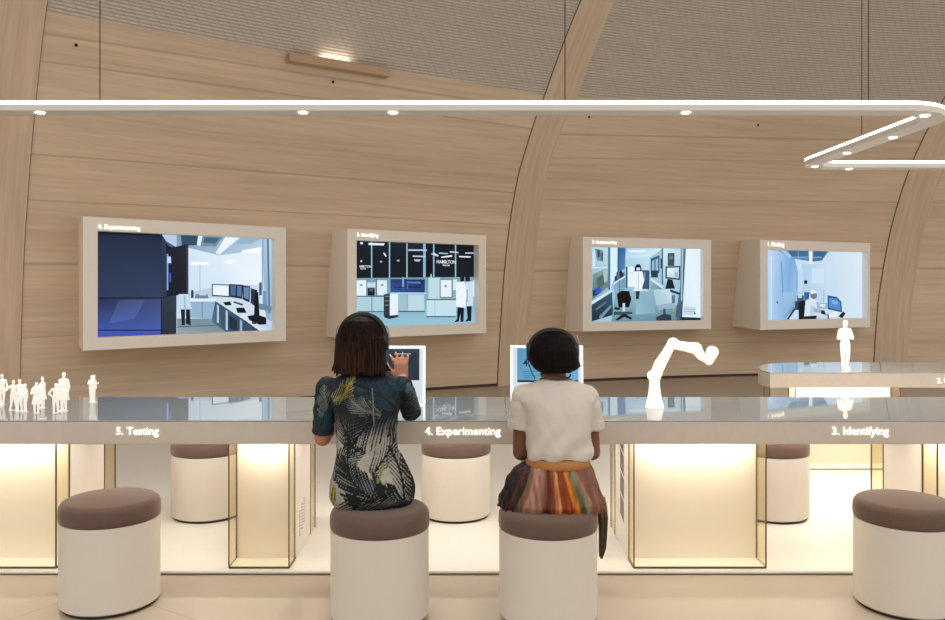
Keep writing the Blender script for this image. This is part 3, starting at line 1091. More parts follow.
s3 = [
    ([(330, 132), (560, 136), (500, 182), (370, 192)], [(150, 196, 226), (206, 234, 248), (212, 238, 250), (190, 222, 240)]), ([(385, 150), (480, 150), (470, 160), (392, 160)], (240, 250, 255)),
    ([(330, 132), (375, 140), (372, 240), (335, 270)], [(40, 86, 130), (60, 112, 160), (84, 136, 180), (60, 106, 150)]),
    ([(372, 190), (495, 184), (495, 345), (372, 345)], [(176, 212, 232), (196, 226, 242), (170, 206, 226), (150, 190, 212)]),
    ([(200, 128), (296, 130), (296, 345), (200, 405)], [(180, 216, 226), (196, 226, 238), (150, 190, 204), (130, 170, 184)]),
    ([(222, 142), (262, 150), (262, 208), (232, 200)], (120, 148, 168)), ([(232, 150), (246, 146), (250, 180), (236, 190)], (60, 84, 104)), ([(252, 166), (264, 160), (262, 206), (250, 196)], (76, 98, 116)), ([(210, 160), (222, 150), (224, 230), (210, 232)], (206, 230, 240)),
    ([(212, 270), (282, 236), (288, 330), (210, 392)], [(120, 148, 150), (150, 174, 170), (110, 134, 132), (84, 110, 116)]), ([(230, 290), (262, 268), (270, 320), (236, 340)], (84, 106, 104)), ([(262, 250), (280, 244), (284, 300), (268, 310)], (176, 196, 188)),
    (R_(206, 234, 296, 240), (214, 234, 242)), (R_(286, 132, 297, 345), (86, 124, 150)),
    ([(208, 350), (240, 335), (250, 360), (212, 380)], (36, 52, 74)), ([(222, 345), (250, 333), (252, 360), (224, 366)], (40, 84, 210)),
    ([(200, 408), (305, 344), (308, 356), (200, 426)], (214, 236, 246)), ([(200, 424), (306, 356), (312, 470), (200, 510)], [(40, 64, 84), (64, 92, 114), (36, 54, 70), (26, 42, 56)]), ([(240, 480), (300, 420), (304, 430), (250, 492)], (120, 150, 168)), ([(225, 440), (275, 405), (275, 412), (225, 450)], (100, 130, 148)),
    ([(298, 130), (333, 132), (331, 285), (312, 300), (298, 345)], (216, 240, 250)),
    ([(312, 302), (368, 256), (374, 340), (318, 378)], [(130, 172, 198), (100, 146, 176), (120, 160, 184), (150, 186, 206)]), ([(318, 282), (350, 250), (364, 266), (362, 284), (318, 304)], (36, 56, 76)), ([(325, 262), (340, 252), (345, 290), (330, 296)], (80, 108, 130)), ([(312, 312), (368, 276), (370, 284), (312, 322)], (206, 230, 242)), (R_(340, 300, 344, 360), (70, 110, 136)),
    (R_(382, 232, 414, 332), (228, 245, 252)), (R_(374, 232, 382, 336), (44, 70, 92)), (R_(394, 262, 410, 264), (140, 170, 190)),
    ([(452, 248), (490, 250), (490, 342), (456, 345)], (58, 82, 122)), (R_(462, 258, 470, 300), (110, 140, 170)),
    ([(496, 192), (540, 174), (540, 262), (496, 268)], (66, 98, 124)), ([(502, 204), (533, 190), (533, 250), (502, 256)], (150, 188, 208)), ([(514, 200), (520, 197), (520, 252), (514, 254)], (80, 110, 134)), (R_(498, 250, 532, 285), (40, 60, 78)),
    ([(556, 136), (644, 138), (644, 330), (556, 310)], [(210, 236, 248), (196, 224, 238), (160, 194, 212), (176, 210, 226)]), (R_(550, 138, 557, 320), (80, 110, 130)), (R_(544, 190, 551, 240), (40, 60, 76)),
    ([(580, 164), (614, 164), (612, 228), (580, 228)], (66, 78, 84)), (R_(588, 176, 604, 196), (110, 124, 130)),
    ([(568, 230), (642, 228), (640, 298), (568, 290)], (46, 66, 78)), ([(575, 237), (635, 235), (633, 289), (575, 283)], (196, 226, 242)), ([(580, 242), (610, 241), (610, 262), (580, 262)], (226, 242, 250)), ([(614, 260), (630, 260), (630, 284), (614, 282)], (150, 186, 206)),
    ([(494, 292), (552, 338), (520, 425), (494, 352)], [(150, 186, 206), (110, 146, 168), (70, 100, 120), (90, 126, 148)]), ([(494, 286), (556, 330), (552, 340), (494, 298)], (214, 236, 246)),
    ([(318, 376), (400, 342), (502, 342), (560, 400), (650, 440), (650, 510), (300, 510)], [(130, 170, 188), (150, 190, 208), (150, 190, 206), (120, 160, 178), (110, 148, 166), (96, 136, 154), (110, 150, 168)]),
    ([(420, 380), (500, 370), (520, 460), (420, 470)], [(140, 184, 200), (136, 180, 198), (130, 172, 190), (150, 192, 206)]), (R_(404, 345, 480, 352), (210, 232, 242)),
    ([(644, 138), (668, 140), (656, 480), (616, 480), (640, 330)], [(120, 156, 176), (66, 92, 112), (40, 62, 80), (70, 98, 116), (90, 124, 142)]), ([(650, 140), (656, 140), (650, 400), (644, 400)], (176, 206, 222)),
    ([(668, 140), (740, 142), (740, 485), (650, 482)], [(232, 246, 254), (224, 240, 250), (226, 242, 252), (214, 234, 246)]), ([(658, 428), (718, 432), (716, 472), (656, 468)], (196, 218, 230)), (R_(660, 440, 714, 443), (150, 176, 192)), (R_(660, 452, 712, 455), (150, 176, 192)), (R_(708, 458, 716, 466), (40, 56, 70)),
    ([(640, 480), (740, 484), (740, 500), (636, 498)], (26, 40, 54)),
    ([(412, 256), (452, 254), (462, 300), (446, 352), (416, 352), (408, 300)], (236, 246, 251)), (R_(430, 262, 434, 350), (176, 200, 214)), ([(416, 232), (424, 220), (440, 220), (448, 236), (448, 254), (414, 254)], (22, 26, 32)), (R_(423, 236, 441, 250), (206, 222, 232)), ([(418, 352), (440, 352), (434, 390), (422, 390)], (44, 56, 68)), (R_(420, 380, 434, 392), (16, 20, 26)),
    ([(325, 366), (350, 350), (386, 352), (398, 392), (386, 432), (334, 434)], (12, 15, 20)), (R_(354, 412, 366, 468), (196, 216, 228)), ([(314, 430), (340, 436), (345, 446), (314, 444)], (22, 28, 36)), ([(310, 454), (400, 454), (404, 466), (310, 472)], (60, 80, 92)), ([(352, 466), (370, 466), (402, 486), (396, 494), (362, 480), (330, 498), (318, 494)], (22, 28, 36)),
    ([(506, 344), (592, 344), (602, 412), (518, 422)], [(176, 206, 220), (206, 228, 238), (190, 214, 226), (166, 198, 212)]), ([(522, 422), (612, 412), (616, 436), (530, 446)], (150, 182, 198)), (R_(554, 440, 566, 470), (60, 80, 92)), ([(518, 482), (556, 464), (592, 470), (596, 498), (522, 498)], (44, 60, 72)), (R_(598, 436, 610, 452), (150, 180, 40)),
    ([(576, 292), (600, 296), (612, 340), (564, 342), (570, 316)], (24, 34, 42)), ([(588, 344), (640, 362), (636, 372), (588, 356)], (36, 50, 60)), (R_(596, 372, 612, 412), (90, 120, 136)), (R_(620, 420, 640, 498), (70, 96, 112)),
]
wall_screen('wall screen right of the middle timber rib, headed 2. Understanding, showing a lab aisle',
            ((582.9, 236.7), (711.4, 239.8), (711, 328.9), (582.9, 331.5)), ((571, 237.7), (565, 331)),
            ((591.9, 246.4), (704, 249), (703.6, 320.4), (591.9, 322)), '2. Understanding', (592.2, 616.6, 243.3), (550, 220, 4.958), s3, (160, 200, 222))

s4 = [
    ([(195, 120), (300, 122), (345, 300), (270, 420), (195, 420)], [(196, 222, 246), (120, 168, 220), (170, 206, 238), (140, 184, 228), (176, 212, 242)]),
    ([(340, 182), (458, 182), (458, 330), (310, 330)], [(176, 208, 238), (206, 226, 244), (200, 222, 240), (170, 204, 234)]), (R_(380, 200, 430, 262), (206, 228, 246)),
    ([(455, 122), (620, 126), (620, 420), (512, 412), (455, 305)], [(204, 226, 244), (222, 236, 246), (212, 230, 244), (206, 226, 242), (196, 220, 240)]),
    ([(240, 120), (448, 122), (420, 168), (385, 172), (290, 158)], [(110, 154, 200), (84, 126, 170), (70, 110, 156), (72, 114, 160), (96, 142, 192)]),
    ([(282, 128), (362, 128), (364, 150), (296, 152)], (64, 106, 152)), ([(386, 128), (440, 128), (418, 160), (388, 160)], (60, 98, 142)), (R_(290, 152, 420, 157), (130, 170, 206)), ([(250, 122), (272, 122), (296, 152), (286, 158)], (170, 200, 230)), (R_(320, 126, 324, 152), (120, 160, 200)),
    ([(366, 120), (381, 120), (380, 182), (368, 182)], (240, 248, 255)),
    ([(250, 172), (254, 172), (262, 330), (258, 330)], (104, 152, 202)), ([(208, 150), (212, 150), (212, 412), (208, 412)], (220, 236, 252)), ([(312, 190), (316, 190), (318, 305), (314, 305)], (130, 174, 216)), (R_(232, 337, 239, 344), (40, 70, 110)), ([(322, 200), (340, 196), (340, 290), (322, 300)], (196, 220, 242)),
    ([(258, 300), (318, 300), (304, 368), (262, 412), (258, 412)], [(160, 196, 230), (150, 188, 224), (110, 150, 190), (120, 160, 204), (140, 180, 222)]),
    ([(304, 364), (313, 366), (282, 414), (272, 414)], (30, 52, 84)), (R_(316, 312, 345, 336), (60, 90, 126)), (R_(320, 306, 336, 322), (200, 218, 232)), ([(308, 336), (326, 336), (326, 372), (306, 372)], (44, 66, 94)),
    ([(343, 266), (364, 262), (368, 298), (344, 300)], (186, 208, 226)), ([(345, 252), (352, 247), (359, 252), (358, 264), (346, 264)], (24, 34, 46)), ([(345, 298), (368, 298), (364, 330), (346, 330)], (56, 98, 150)),
    ([(395, 338), (440, 342), (440, 368), (395, 366)], (150, 186, 212)), (R_(404, 320, 424, 342), (196, 216, 232)), (R_(424, 290, 428, 340), (150, 186, 214)), ([(408, 346), (432, 348), (430, 360), (410, 358)], (220, 234, 246)),
    ([(321, 338), (352, 330), (362, 350), (350, 412), (322, 414)], (14, 20, 30)),
    ([(350, 334), (372, 322), (390, 328), (398, 356), (392, 396), (344, 404)], (212, 230, 244)), ([(372, 352), (392, 360), (388, 392), (368, 392)], (186, 206, 224)), ([(370, 300), (388, 296), (397, 306), (396, 322), (382, 328), (372, 320)], (112, 122, 134)), ([(368, 296), (378, 288), (392, 290), (396, 302), (374, 306)], (226, 234, 240)),
    ([(384, 364), (424, 374), (426, 386), (384, 380)], (176, 168, 168)), ([(344, 398), (402, 394), (398, 414), (344, 414)], (22, 28, 38)),
    ([(398, 386), (500, 382), (506, 412), (394, 414)], [(206, 222, 236), (216, 230, 240), (196, 214, 230), (190, 208, 226)]), ([(414, 372), (428, 374), (434, 392), (414, 388)], (20, 26, 34)), ([(430, 388), (470, 380), (474, 388), (434, 396)], (140, 160, 178)), ([(444, 386), (480, 376), (486, 398), (448, 404)], (232, 240, 246)), (R_(440, 392, 446, 410), (60, 80, 100)),
    ([(440, 311), (478, 318), (497, 338), (500, 382), (440, 368)], (40, 84, 140)), ([(446, 320), (478, 326), (492, 342), (494, 374), (446, 362)], (84, 142, 208)), ([(456, 330), (482, 336), (482, 350), (456, 344)], (124, 176, 228)),
    ([(484, 398), (504, 378), (514, 386), (500, 410)], (16, 22, 30)),
]
wall_screen('rightmost and smallest wall screen, headed 1. Finding, showing a seated office worker',
            ((760, 239.4), (870.5, 243), (870, 327.2), (760.3, 330)), ((741.8, 240.6), (733.5, 326)),
            ((768, 249.3), (868, 252.5), (868, 318.5), (768, 319.8)), '1. Finding', (768, 784, 246.0), (720, 220, 4.133), s4, (200, 222, 242))

# ------------------------------------------------------------------ desk tablets
def tablet(label, x0, x1, yt, y, dark):
    base = V((at_px((x0 + x1) / 2, y), y, HD))
    d = thing('desk_monitor', label, 'monitor', base, 'upright monitors on the front desk')
    zt = P(0, yt, y).z
    xa, xb = at_px(x0, y), at_px(x1, y)
    w = xb - xa; h = zt - HD
    tilt = .02
    def q(u, v, dd=0):
        return V((xa + u * w, y + v * tilt + dd, HD + v * h))
    mb = MB(); mb.hexa([q(0, 0.0), q(1, 0.0), q(1, 0.0, .03), q(0, 0.0, .03)], [q(0, 1), q(1, 1), q(1, 1, .03), q(0, 1, .03)])
    mb.build('housing', M['tablet'], d, bevel=.003)
    pm = MB()
    def poly(us, col, k):
        i = len(pm.v)
        cols = col if isinstance(col[0], (tuple, list)) else [col] * len(us)
        for (u, v), cc in zip(us, cols):
            pm.v.append(q(u, v, -.001 - .0004 * k)); pm.c.append(lin(cc))
        pm.f.append(tuple(range(i, i + len(us))))
    def rr(u0, v0, u1, v1): return [(u0, v0), (u1, v0), (u1, v1), (u0, v1)]
    poly(rr(.03, .03, .97, .97), (214, 224, 230), 0)
    if dark:
        poly(rr(.07, .42, .92, .955), [(44, 58, 70), (34, 46, 60), (46, 62, 76), (56, 72, 86)], 1)
        poly(rr(.5, .46, .52, .955), (28, 38, 50), 2); poly(rr(.55, .60, .88, .90), (38, 50, 64), 2); poly(rr(.57, .86, .80, .88), (150, 170, 186), 3); poly(rr(.12, .7, .4, .9), (70, 96, 120), 2)
    else:
        poly(rr(.09, .42, .93, .96), [(96, 158, 194), (110, 172, 208), (104, 168, 206), (90, 150, 186)], 1)
        for k in range(4): poly(rr(.17, .56 - k * .035, .30 + .22 * ((k + 1) % 2), .567 - k * .035), (40, 80, 110), 2)
        poly(rr(.09, .385, .93, .42), (30, 46, 60), 1)
        put_text(pm, '4.', q(.17, .66, -.0024), V((1, 0, 0)), V((0, 0, 1)), .034, .02, 0, lin((26, 40, 56)))
    pm.build('display', M['picture'], d, fixn=False)
    return d


tablet('white-framed desk monitor with dark display, behind the raised hand', 353, 425, 346.5, 4.2, True)
tablet('white-framed desk monitor with pale blue display, behind the dark-haired head', 510.8, 583.5, 346, 4.2, False)

# ------------------------------------------------------------------ glowing models on the desks
def figure_mb(h, pose, seed=0):
    """small human figure of height h, feet at origin, facing pose['face'] (radians)"""
    rnd = random.Random(seed)
    k = h / 1.75
    mb = MB()
    st_ = pose.get('stance', .09); arms = pose.get('arms', 'down'); step = pose.get('step', 0)
    def q(x, y, z):
        c, s = math.cos(pose.get('face', 0)), math.sin(pose.get('face', 0))
        return V(((x * c - y * s) * k, (x * s + y * c) * k, z * k))
    for sx in (-1, 1):
        yk = step * sx
        mb.chain([q(sx * .085, 0, .90), q(sx * .10, yk * .3 - .02, .50), q(sx * st_, yk, .09)], [.10 * k, .07 * k, .05 * k])
        mb.limb(q(sx * st_, yk, .045), q(sx * st_ * 1.15, yk - .14, .035), .05 * k, .04 * k)
    mb.limb(q(0, 0, .93), q(0, 0, 1.12), .15 * k, .14 * k)
    mb.limb(q(0, 0, 1.12), q(0, -.01, 1.30), .145 * k, .15 * k)
    mb.limb(q(-.13, 0, 1.38), q(.13, 0, 1.38), .085 * k, .085 * k)
    mb.limb(q(0, 0, 1.40), q(0, -.02, 1.52), .065 * k, .06 * k)
    mb.ball(q(0, -.02, 1.635), (.085 * k, .09 * k, .12 * k))
    for sx in (-1, 1):
        sh = q(sx * .19, 0, 1.38)
        a = arms if isinstance(arms, str) else arms[0 if sx < 0 else 1]
        if a == 'down': el, ha = q(sx * .25, .03, 1.10), q(sx * .25, -.06, .86)
        elif a == 'folded': el, ha = q(sx * .28, -.02, 1.10), q(-sx * .04, -.20, 1.16)
        elif a == 'hip': el, ha = q(sx * .38, .05, 1.13), q(sx * .19, -.03, .98)
        elif a == 'reach': el, ha = q(sx * .26, -.14, 1.14), q(sx * .20, -.38, 1.22)
        elif a == 'side': el, ha = q(sx * .36, -.05, 1.16), q(sx * .56, -.16, 1.10)
        mb.chain([sh, el, ha], [.062 * k, .05 * k, .04 * k])
        mb.ball(ha, .05 * k, 10)
    if pose.get('skirt'):
        mb.rings([[q(r * math.cos(2 * PI * i / 16), r * .8 * math.sin(2 * PI * i / 16), z) for i in range(16)] for r, z in ((.14, 1.05), (.19, .85), (.25, .5))])
    if pose.get('base', True):
        mb.lathe([(0, 0), (.20 * k, 0), (.20 * k, .012 * k), (0, .012 * k)], (0, 0, 0), 24)
    return mb


GF = 'small glowing white figurines on the front desk'


def figurine(px, ytop, ybase, label, pose, seed=0, extra=None):
    y = (EYE - HD) * F / (ybase - HY)
    h = (ybase - ytop) * y / F
    p = V((at_px(px, y), y, HD))
    mb = figure_mb(h, pose, seed)
    if extra:
        for dx, dy, hh, po in extra:
            m2 = figure_mb(h * hh, po, seed + 1)
            o = len(mb.v)
            mb.v += [v + V((dx * h, dy * h, 0)) for v in m2.v]; mb.f += [tuple(i + o for i in f) for f in m2.f]
    me = remesh(mb, 'figurine', h * .0085, 2)
    me.transform(Matrix.Translation(p))
    o = link('figurine', me, M['figurine'], smooth='full', loc=p)
    return tag(o, label, 'figurine', GF)


figurine(2.0, 374, 404.5, 'small glowing figurine cut by the left edge of the photo', dict(face=.5, stance=.06), 1)
figurine(13.5, 380, 410, 'small glowing figurine with an arm out to the left, left of a trio', dict(face=.3, arms=('side', 'down'), stance=.16), 2)
figurine(19.8, 379, 411, 'small glowing figurine in the middle of a trio, legs apart', dict(face=-.2, arms=('hip', 'down'), stance=.13), 3)
figurine(25.5, 383.5, 412, 'small glowing figurine at the right of a trio, turned left', dict(face=-.8, arms='folded', stance=.17), 4)
figurine(36.5, 382, 413, 'small glowing figurine in a long robe, left half of a close pair', dict(face=.6, skirt=True, arms='folded'), 5)
figurine(42.8, 377, 408, 'taller small glowing figurine in a close pair, behind the robed one', dict(face=-.6, skirt=True, arms='reach'), 6)
figurine(55.8, 383, 413, 'child-sized glowing figurine beside the taller pair', dict(face=.4, arms='hip', stance=.11), 7)
figurine(59.8, 379, 407, 'small glowing figurine at the shoulder of the tallest one', dict(face=.2, skirt=True), 8)
figurine(64.2, 372, 411, 'tallest small glowing figurine of the crowd, one arm bent', dict(face=-.3, arms=('folded', 'down'), skirt=True), 9)
figurine(91.5, 375, 402, 'small glowing pair of embracing figures standing apart, at the right of the crowd', dict(face=1.2, arms='reach', stance=.05), 10, [(.10, .02, 1.0, dict(face=-1.2, arms='reach', stance=.05))])

# large standing figure on the rear desk
yb = (EYE - HD) * F / (369.2 - HY)
p = V((at_px(845, yb), yb, HD)); h = (369.2 - 320) * yb / F
mb = figure_mb(h, dict(face=.15, arms='folded', stance=.07, base=False), 20)
me = remesh(mb, 'statuette', h * .007, 3); me.transform(Matrix.Translation(p))
tag(link('statuette', me, M['figure'], smooth='full', loc=p), 'glowing white statuette with folded arms on the rear desk', 'figurine')

# robot arm
ya = (EYE - HD) * F / (407.8 - HY)
def A3(px, py, dy=0): return P(px, py, ya + dy)
base = V((at_px(654.5, ya), ya, HD))
arm = thing('robot_arm', 'glowing white model robot arm bent over the front desk', 'model', base)
k = ya / F
mb = MB(); mb.lathe([(0, 0), (9.2 * k, 0), (9.0 * k, 2 * k), (7.8 * k, 7 * k), (6.3 * k, 14 * k), (5.3 * k, 22 * k), (5.2 * k, 28 * k), (0, 29 * k)], base, 32)
link('base_column', remesh(mb, 'base_column', .0022, 2), M['figure'], arm, 'full')
mb = MB(); mb.limb(A3(652.2, 375.5, -.012), A3(652.2, 375.5, .02), 5.2 * k, 5.2 * k); mb.limb(A3(654, 378), A3(660, 364), 5.0 * k, 6.0 * k); mb.limb(A3(660, 364), A3(666, 354), 5.8 * k, 5.0 * k); mb.limb(A3(666, 354), A3(672, 343), 5.0 * k, 4.2 * k); mb.ball(A3(673, 343.5), 5.9 * k)
mb.limb(A3(655, 381), A3(658.5, 372), 4.2 * k, 4.4 * k)
link('lower_link', remesh(mb, 'lower_link', .0022, 3), M['figure'], arm, 'full')
mb = MB(); mb.ball(A3(673.5, 343.5), 5.6 * k); mb.limb(A3(673, 344.5), A3(685, 346.5), 4.6 * k, 4.8 * k); mb.limb(A3(685, 346.5), A3(696, 348.5), 4.8 * k, 6.0 * k); mb.limb(A3(696, 348.5), A3(701, 356), 5.6 * k, 4.4 * k); mb.limb(A3(701, 356), A3(709, 360.5), 4.2 * k, 4.2 * k)
link('upper_link', remesh(mb, 'upper_link', .0022, 3), M['figure'], arm, 'full')
mb = MB(); mb.limb(A3(709, 360.5), A3(712, 354), 4.6 * k, 5.2 * k); mb.limb(A3(712.3, 352, -.018), A3(712.3, 352, .015), 6.2 * k, 6.2 * k)
link('wrist', remesh(mb, 'wrist', .0022, 2), M['figure'], arm, 'full')

# ------------------------------------------------------------------ people
def skin_mat(name, col):
    m, t, b = nt(name)
    c = lin(col)
    f = noise_n(t, coords(t), 25, 4)
    t.links.new(mix(t, f, [x * .85 for x in c], [min(1, x * 1.1) for x in c]), b.inputs['Base Color'])
    b.inputs['Roughness'].default_value = .55
    b.inputs['Subsurface Weight'].default_value = .05
    return m


def hair_mat(name, c0, c1):
    m, t, b = nt(name)
    mp = mapping(t, coords(t), (120, 120, 4))
    f = noise_n(t, mp, 1.0, 4, .6)
    r = t.nodes.new('ShaderNodeMapRange'); r.inputs[1].default_value = .4; r.inputs[2].default_value = .68
    t.links.new(f, r.inputs[0])
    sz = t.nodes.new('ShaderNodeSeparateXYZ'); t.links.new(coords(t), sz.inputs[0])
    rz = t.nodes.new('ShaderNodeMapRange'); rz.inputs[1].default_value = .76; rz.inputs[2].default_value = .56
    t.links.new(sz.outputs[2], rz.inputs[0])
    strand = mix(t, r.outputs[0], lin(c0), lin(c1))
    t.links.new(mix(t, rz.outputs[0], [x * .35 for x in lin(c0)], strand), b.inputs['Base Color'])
    b.inputs['Roughness'].default_value = .55
    b.inputs['Specular IOR Level'].default_value = .06
    bump(t, b, f, .5, .004)
    return m


def hand(mb, wrist, d, back, thumb, curl=.3, spread=.12, L=.17):
    """wrist point, finger direction, back-of-hand normal, thumb side"""
    d = V(d).normalized(); back = (V(back) - d * V(back).dot(d)).normalized(); th = d.cross(back)
    if th.dot(V(thumb)) < 0: th = -th
    k = L / .18
    for i in range(4):
        o = (1.5 - i) * .019 * k
        mb.limb(wrist + d * .012 * k + th * o * .6, wrist + d * .088 * k + th * o, .016 * k, .0125 * k)
    lens = [.068, .076, .071, .056]
    for i in range(4):
        o = (1.5 - i) * .021 * k
        p = wrist + d * .09 * k + th * o
        dd = (d + th * spread * (1.5 - i)).normalized()
        seg = [.44, .31, .25]
        pts = [p]; ang = 0
        for j, s in enumerate(seg):
            ang += curl * (.6, 1.0, .8)[j]
            pts.append(pts[-1] + (dd * math.cos(ang) - back * math.sin(ang)) * lens[i] * s * k)
        mb.chain(pts, [.0098 * k, .0092 * k, .0085 * k, .0072 * k])
    p = wrist + d * .022 * k + th * .022 * k
    t1 = p + (d * .7 + th * .75 - back * .15).normalized() * .046 * k
    t2 = t1 + (d * .9 + th * .45 - back * .25).normalized() * .032 * k
    t3 = t2 + (d * 1.0 + th * .2 - back * .3).normalized() * .024 * k
    mb.chain([p, t1, t2, t3], [.016 * k, .0115 * k, .0105 * k, .008 * k])


def ring(c, rx, ry, n=40, ex=2.0, wob=None):
    out = []
    for i in range(n):
        a = 2 * PI * i / n
        ca_, sa_ = math.cos(a), math.sin(a)
        x = rx * math.copysign(abs(ca_) ** (2 / ex), ca_); y = ry * math.copysign(abs(sa_) ** (2 / ex), sa_)
        k = 1 + (wob(a) if wob else 0)
        out.append(V((c[0] + x * k, c[1] + y * k, c[2])))
    return out


def prow(rows, y_off=None, wob=None, n=40):
    """rows: (py, pxL, pxR, depth centre y, ry)"""
    rs = []
    for py, a, b_, yc, ry in rows:
        pa, pb = P(a, py, yc), P(b_, py, yc)
        rs.append(ring(((pa.x + pb.x) / 2, yc, pa.z), (pb.x - pa.x) / 2, ry, n, 2.2, wob))
    return rs


def head_mb(mb, c, k=1.0, look=V((0, 1, 0))):
    """head with a face towards +y; c = centre of the skull"""
    mb.ball(c + V((0, -.012, .02)) * k, (.074 * k, .092 * k, .098 * k))
    mb.ball(c + V((0, .028, -.045)) * k, (.056 * k, .062 * k, .072 * k))
    mb.limb(c + V((-.012, .055, -.098)) * k, c + V((.012, .055, -.098)) * k, .022 * k, .022 * k)
    mb.limb(c + V((0, .088, .008)) * k, c + V((0, .104, -.036)) * k, .009 * k, .014 * k)
    mb.limb(c + V((-.018, .084, -.066)) * k, c + V((.018, .084, -.066)) * k, .009 * k, .009 * k)
    mb.limb(c + V((-.02, .083, -.077)) * k, c + V((.02, .083, -.077)) * k, .008 * k, .008 * k)
    for s in (-1, 1):
        mb.ball(c + V((s * .030, .073, .004)) * k, .013 * k, 12)
        mb.limb(c + V((s * .018, .083, .024)) * k, c + V((s * .045, .072, .024)) * k, .009 * k, .008 * k)
        mb.ball(c + V((s * .076, -.002, -.015)) * k, (.010 * k, .020 * k, .032 * k), 12)


def add_eyes(parent, c, k=1.0):
    for s in (-1, 1):
        MB().ball(c + V((s * .030, .0835, .004)) * k, (.008 * k, .004 * k, .006 * k), 12).build('eye', M['black'], parent, smooth=True)


def headphones(label, group, c, rx, ztop, cupz, yc, cable=None):
    d = thing('headphones', label, 'headphones', V((c.x, yc, cupz)), group)
    n = 28; pts = []
    for i in range(n + 1):
        a = PI * i / n
        pts.append(V((c.x - rx * math.cos(a), yc, cupz + (ztop - cupz) * math.sin(a) ** .85)))
    mb = MB()
    rs = []
    for i, p in enumerate(pts):
        dd = (pts[min(i + 1, n)] - pts[max(i - 1, 0)]).normalized()
        nn = V((-dd.z, 0, dd.x))
        rs.append([p + nn * a_ + V((0, b_, 0)) for a_, b_ in ((-.004, -.015), (.007, -.013), (.009, 0), (.007, .013), (-.004, .015))])
    mb.rings(rs); mb.build('headband', M['black'], d, smooth=40)
    for s in (-1, 1):
        x = c.x + s * rx
        o = MB().lathe([(0, -.016), (.026, -.016), (.034, -.008), (.034, .008), (.028, .014), (0, .014)], (0, 0, 0), 28)
        o.v = [V((x + s * (v.z - .004), yc + v.x, cupz + v.y * 1.15)) for v in o.v]
        cup = o.build('ear_cup', M['black'], d, smooth=True)
        b_ = MB().tube([(x + s * .012, yc, cupz + .02), (x + s * .010, yc, cupz + .05), (x + s * .002, yc, cupz + .07)], .0035, 8)
        b_.build('yoke', M['silver'], cup, smooth=True)
    if cable:
        MB().tube(cable, .0022, 8).build('cable', M['black'], d, smooth=True)
    return d


# ---- person 1 : patterned dress
seat = .457
p1 = thing('person', 'person with long brown hair in a dark feather-print dress, right hand raised to a monitor', 'person', V((S1.x, S1.y, seat)))
sk1 = skin_mat('skin_fair', (178, 120, 94))
mb = MB()
hc = P(360.5, 345, 3.46)
head_mb(mb, hc, 1.0)
nb = P(362, 380, 3.43)
mb.limb(nb, hc + V((0, -.01, -.06)), .052, .048)
shL, shR = P(326.5, 388.5, 3.43), P(402.5, 387.5, 3.43)
pel = V((S1.x - .03, 3.38, seat + .10))
mb.limb(shL + V((.05, 0, -.01)), shR - V((.05, 0, .01)), .038, .038)
mb.limb(P(364, 404, 3.43), P(366, 425, 3.41), .095, .095)
mb.limb(P(366, 425, 3.41), P(367, 455, 3.39), .09, .09)
mb.limb(P(367, 455, 3.39), pel, .08, .08)
mb.limb(pel + V((-.05, 0, 0)), pel + V((.05, 0, 0)), .075, .075)
elL = P(322.5, 438, 3.46); wrL = P(334, 424, 3.70)
mb.chain([shL, elL, wrL], [.038, .035, .026])
hand(mb, wrL, (.15, 1, -.02), (0, 0, 1), (1, 0, 0), .25)
elR = P(411.5, 413, 3.58); wrR = P(402.5, 380, 3.80)
mb.chain([shR, elR, wrR], [.038, .036, .027])
hand(mb, wrR + V((-.001, .004, 0)), (-.10, .12, 1), (.25, -1, .1), (-1, 0, 0), .30, .26, .152)
for s in (-1, 1):
    hip = pel + V((s * .065, .05, -.02)); kn = V((S1.x - .087 + s * .07, 3.80, seat + .055)); an = V((S1.x - .08 + s * .07, 3.74, .11)); toe = V((S1.x - .085 + s * .08, 3.77, .035))
    mb.chain([hip, kn, an], [.070, .052, .038])
    mb.limb(V((an.x, 3.715, .04)), V((toe.x, 3.80, .032)), .032, .026)
link('body', remesh(mb, 'body', .006, 4), sk1, p1, 'full')
add_eyes(p1, hc)


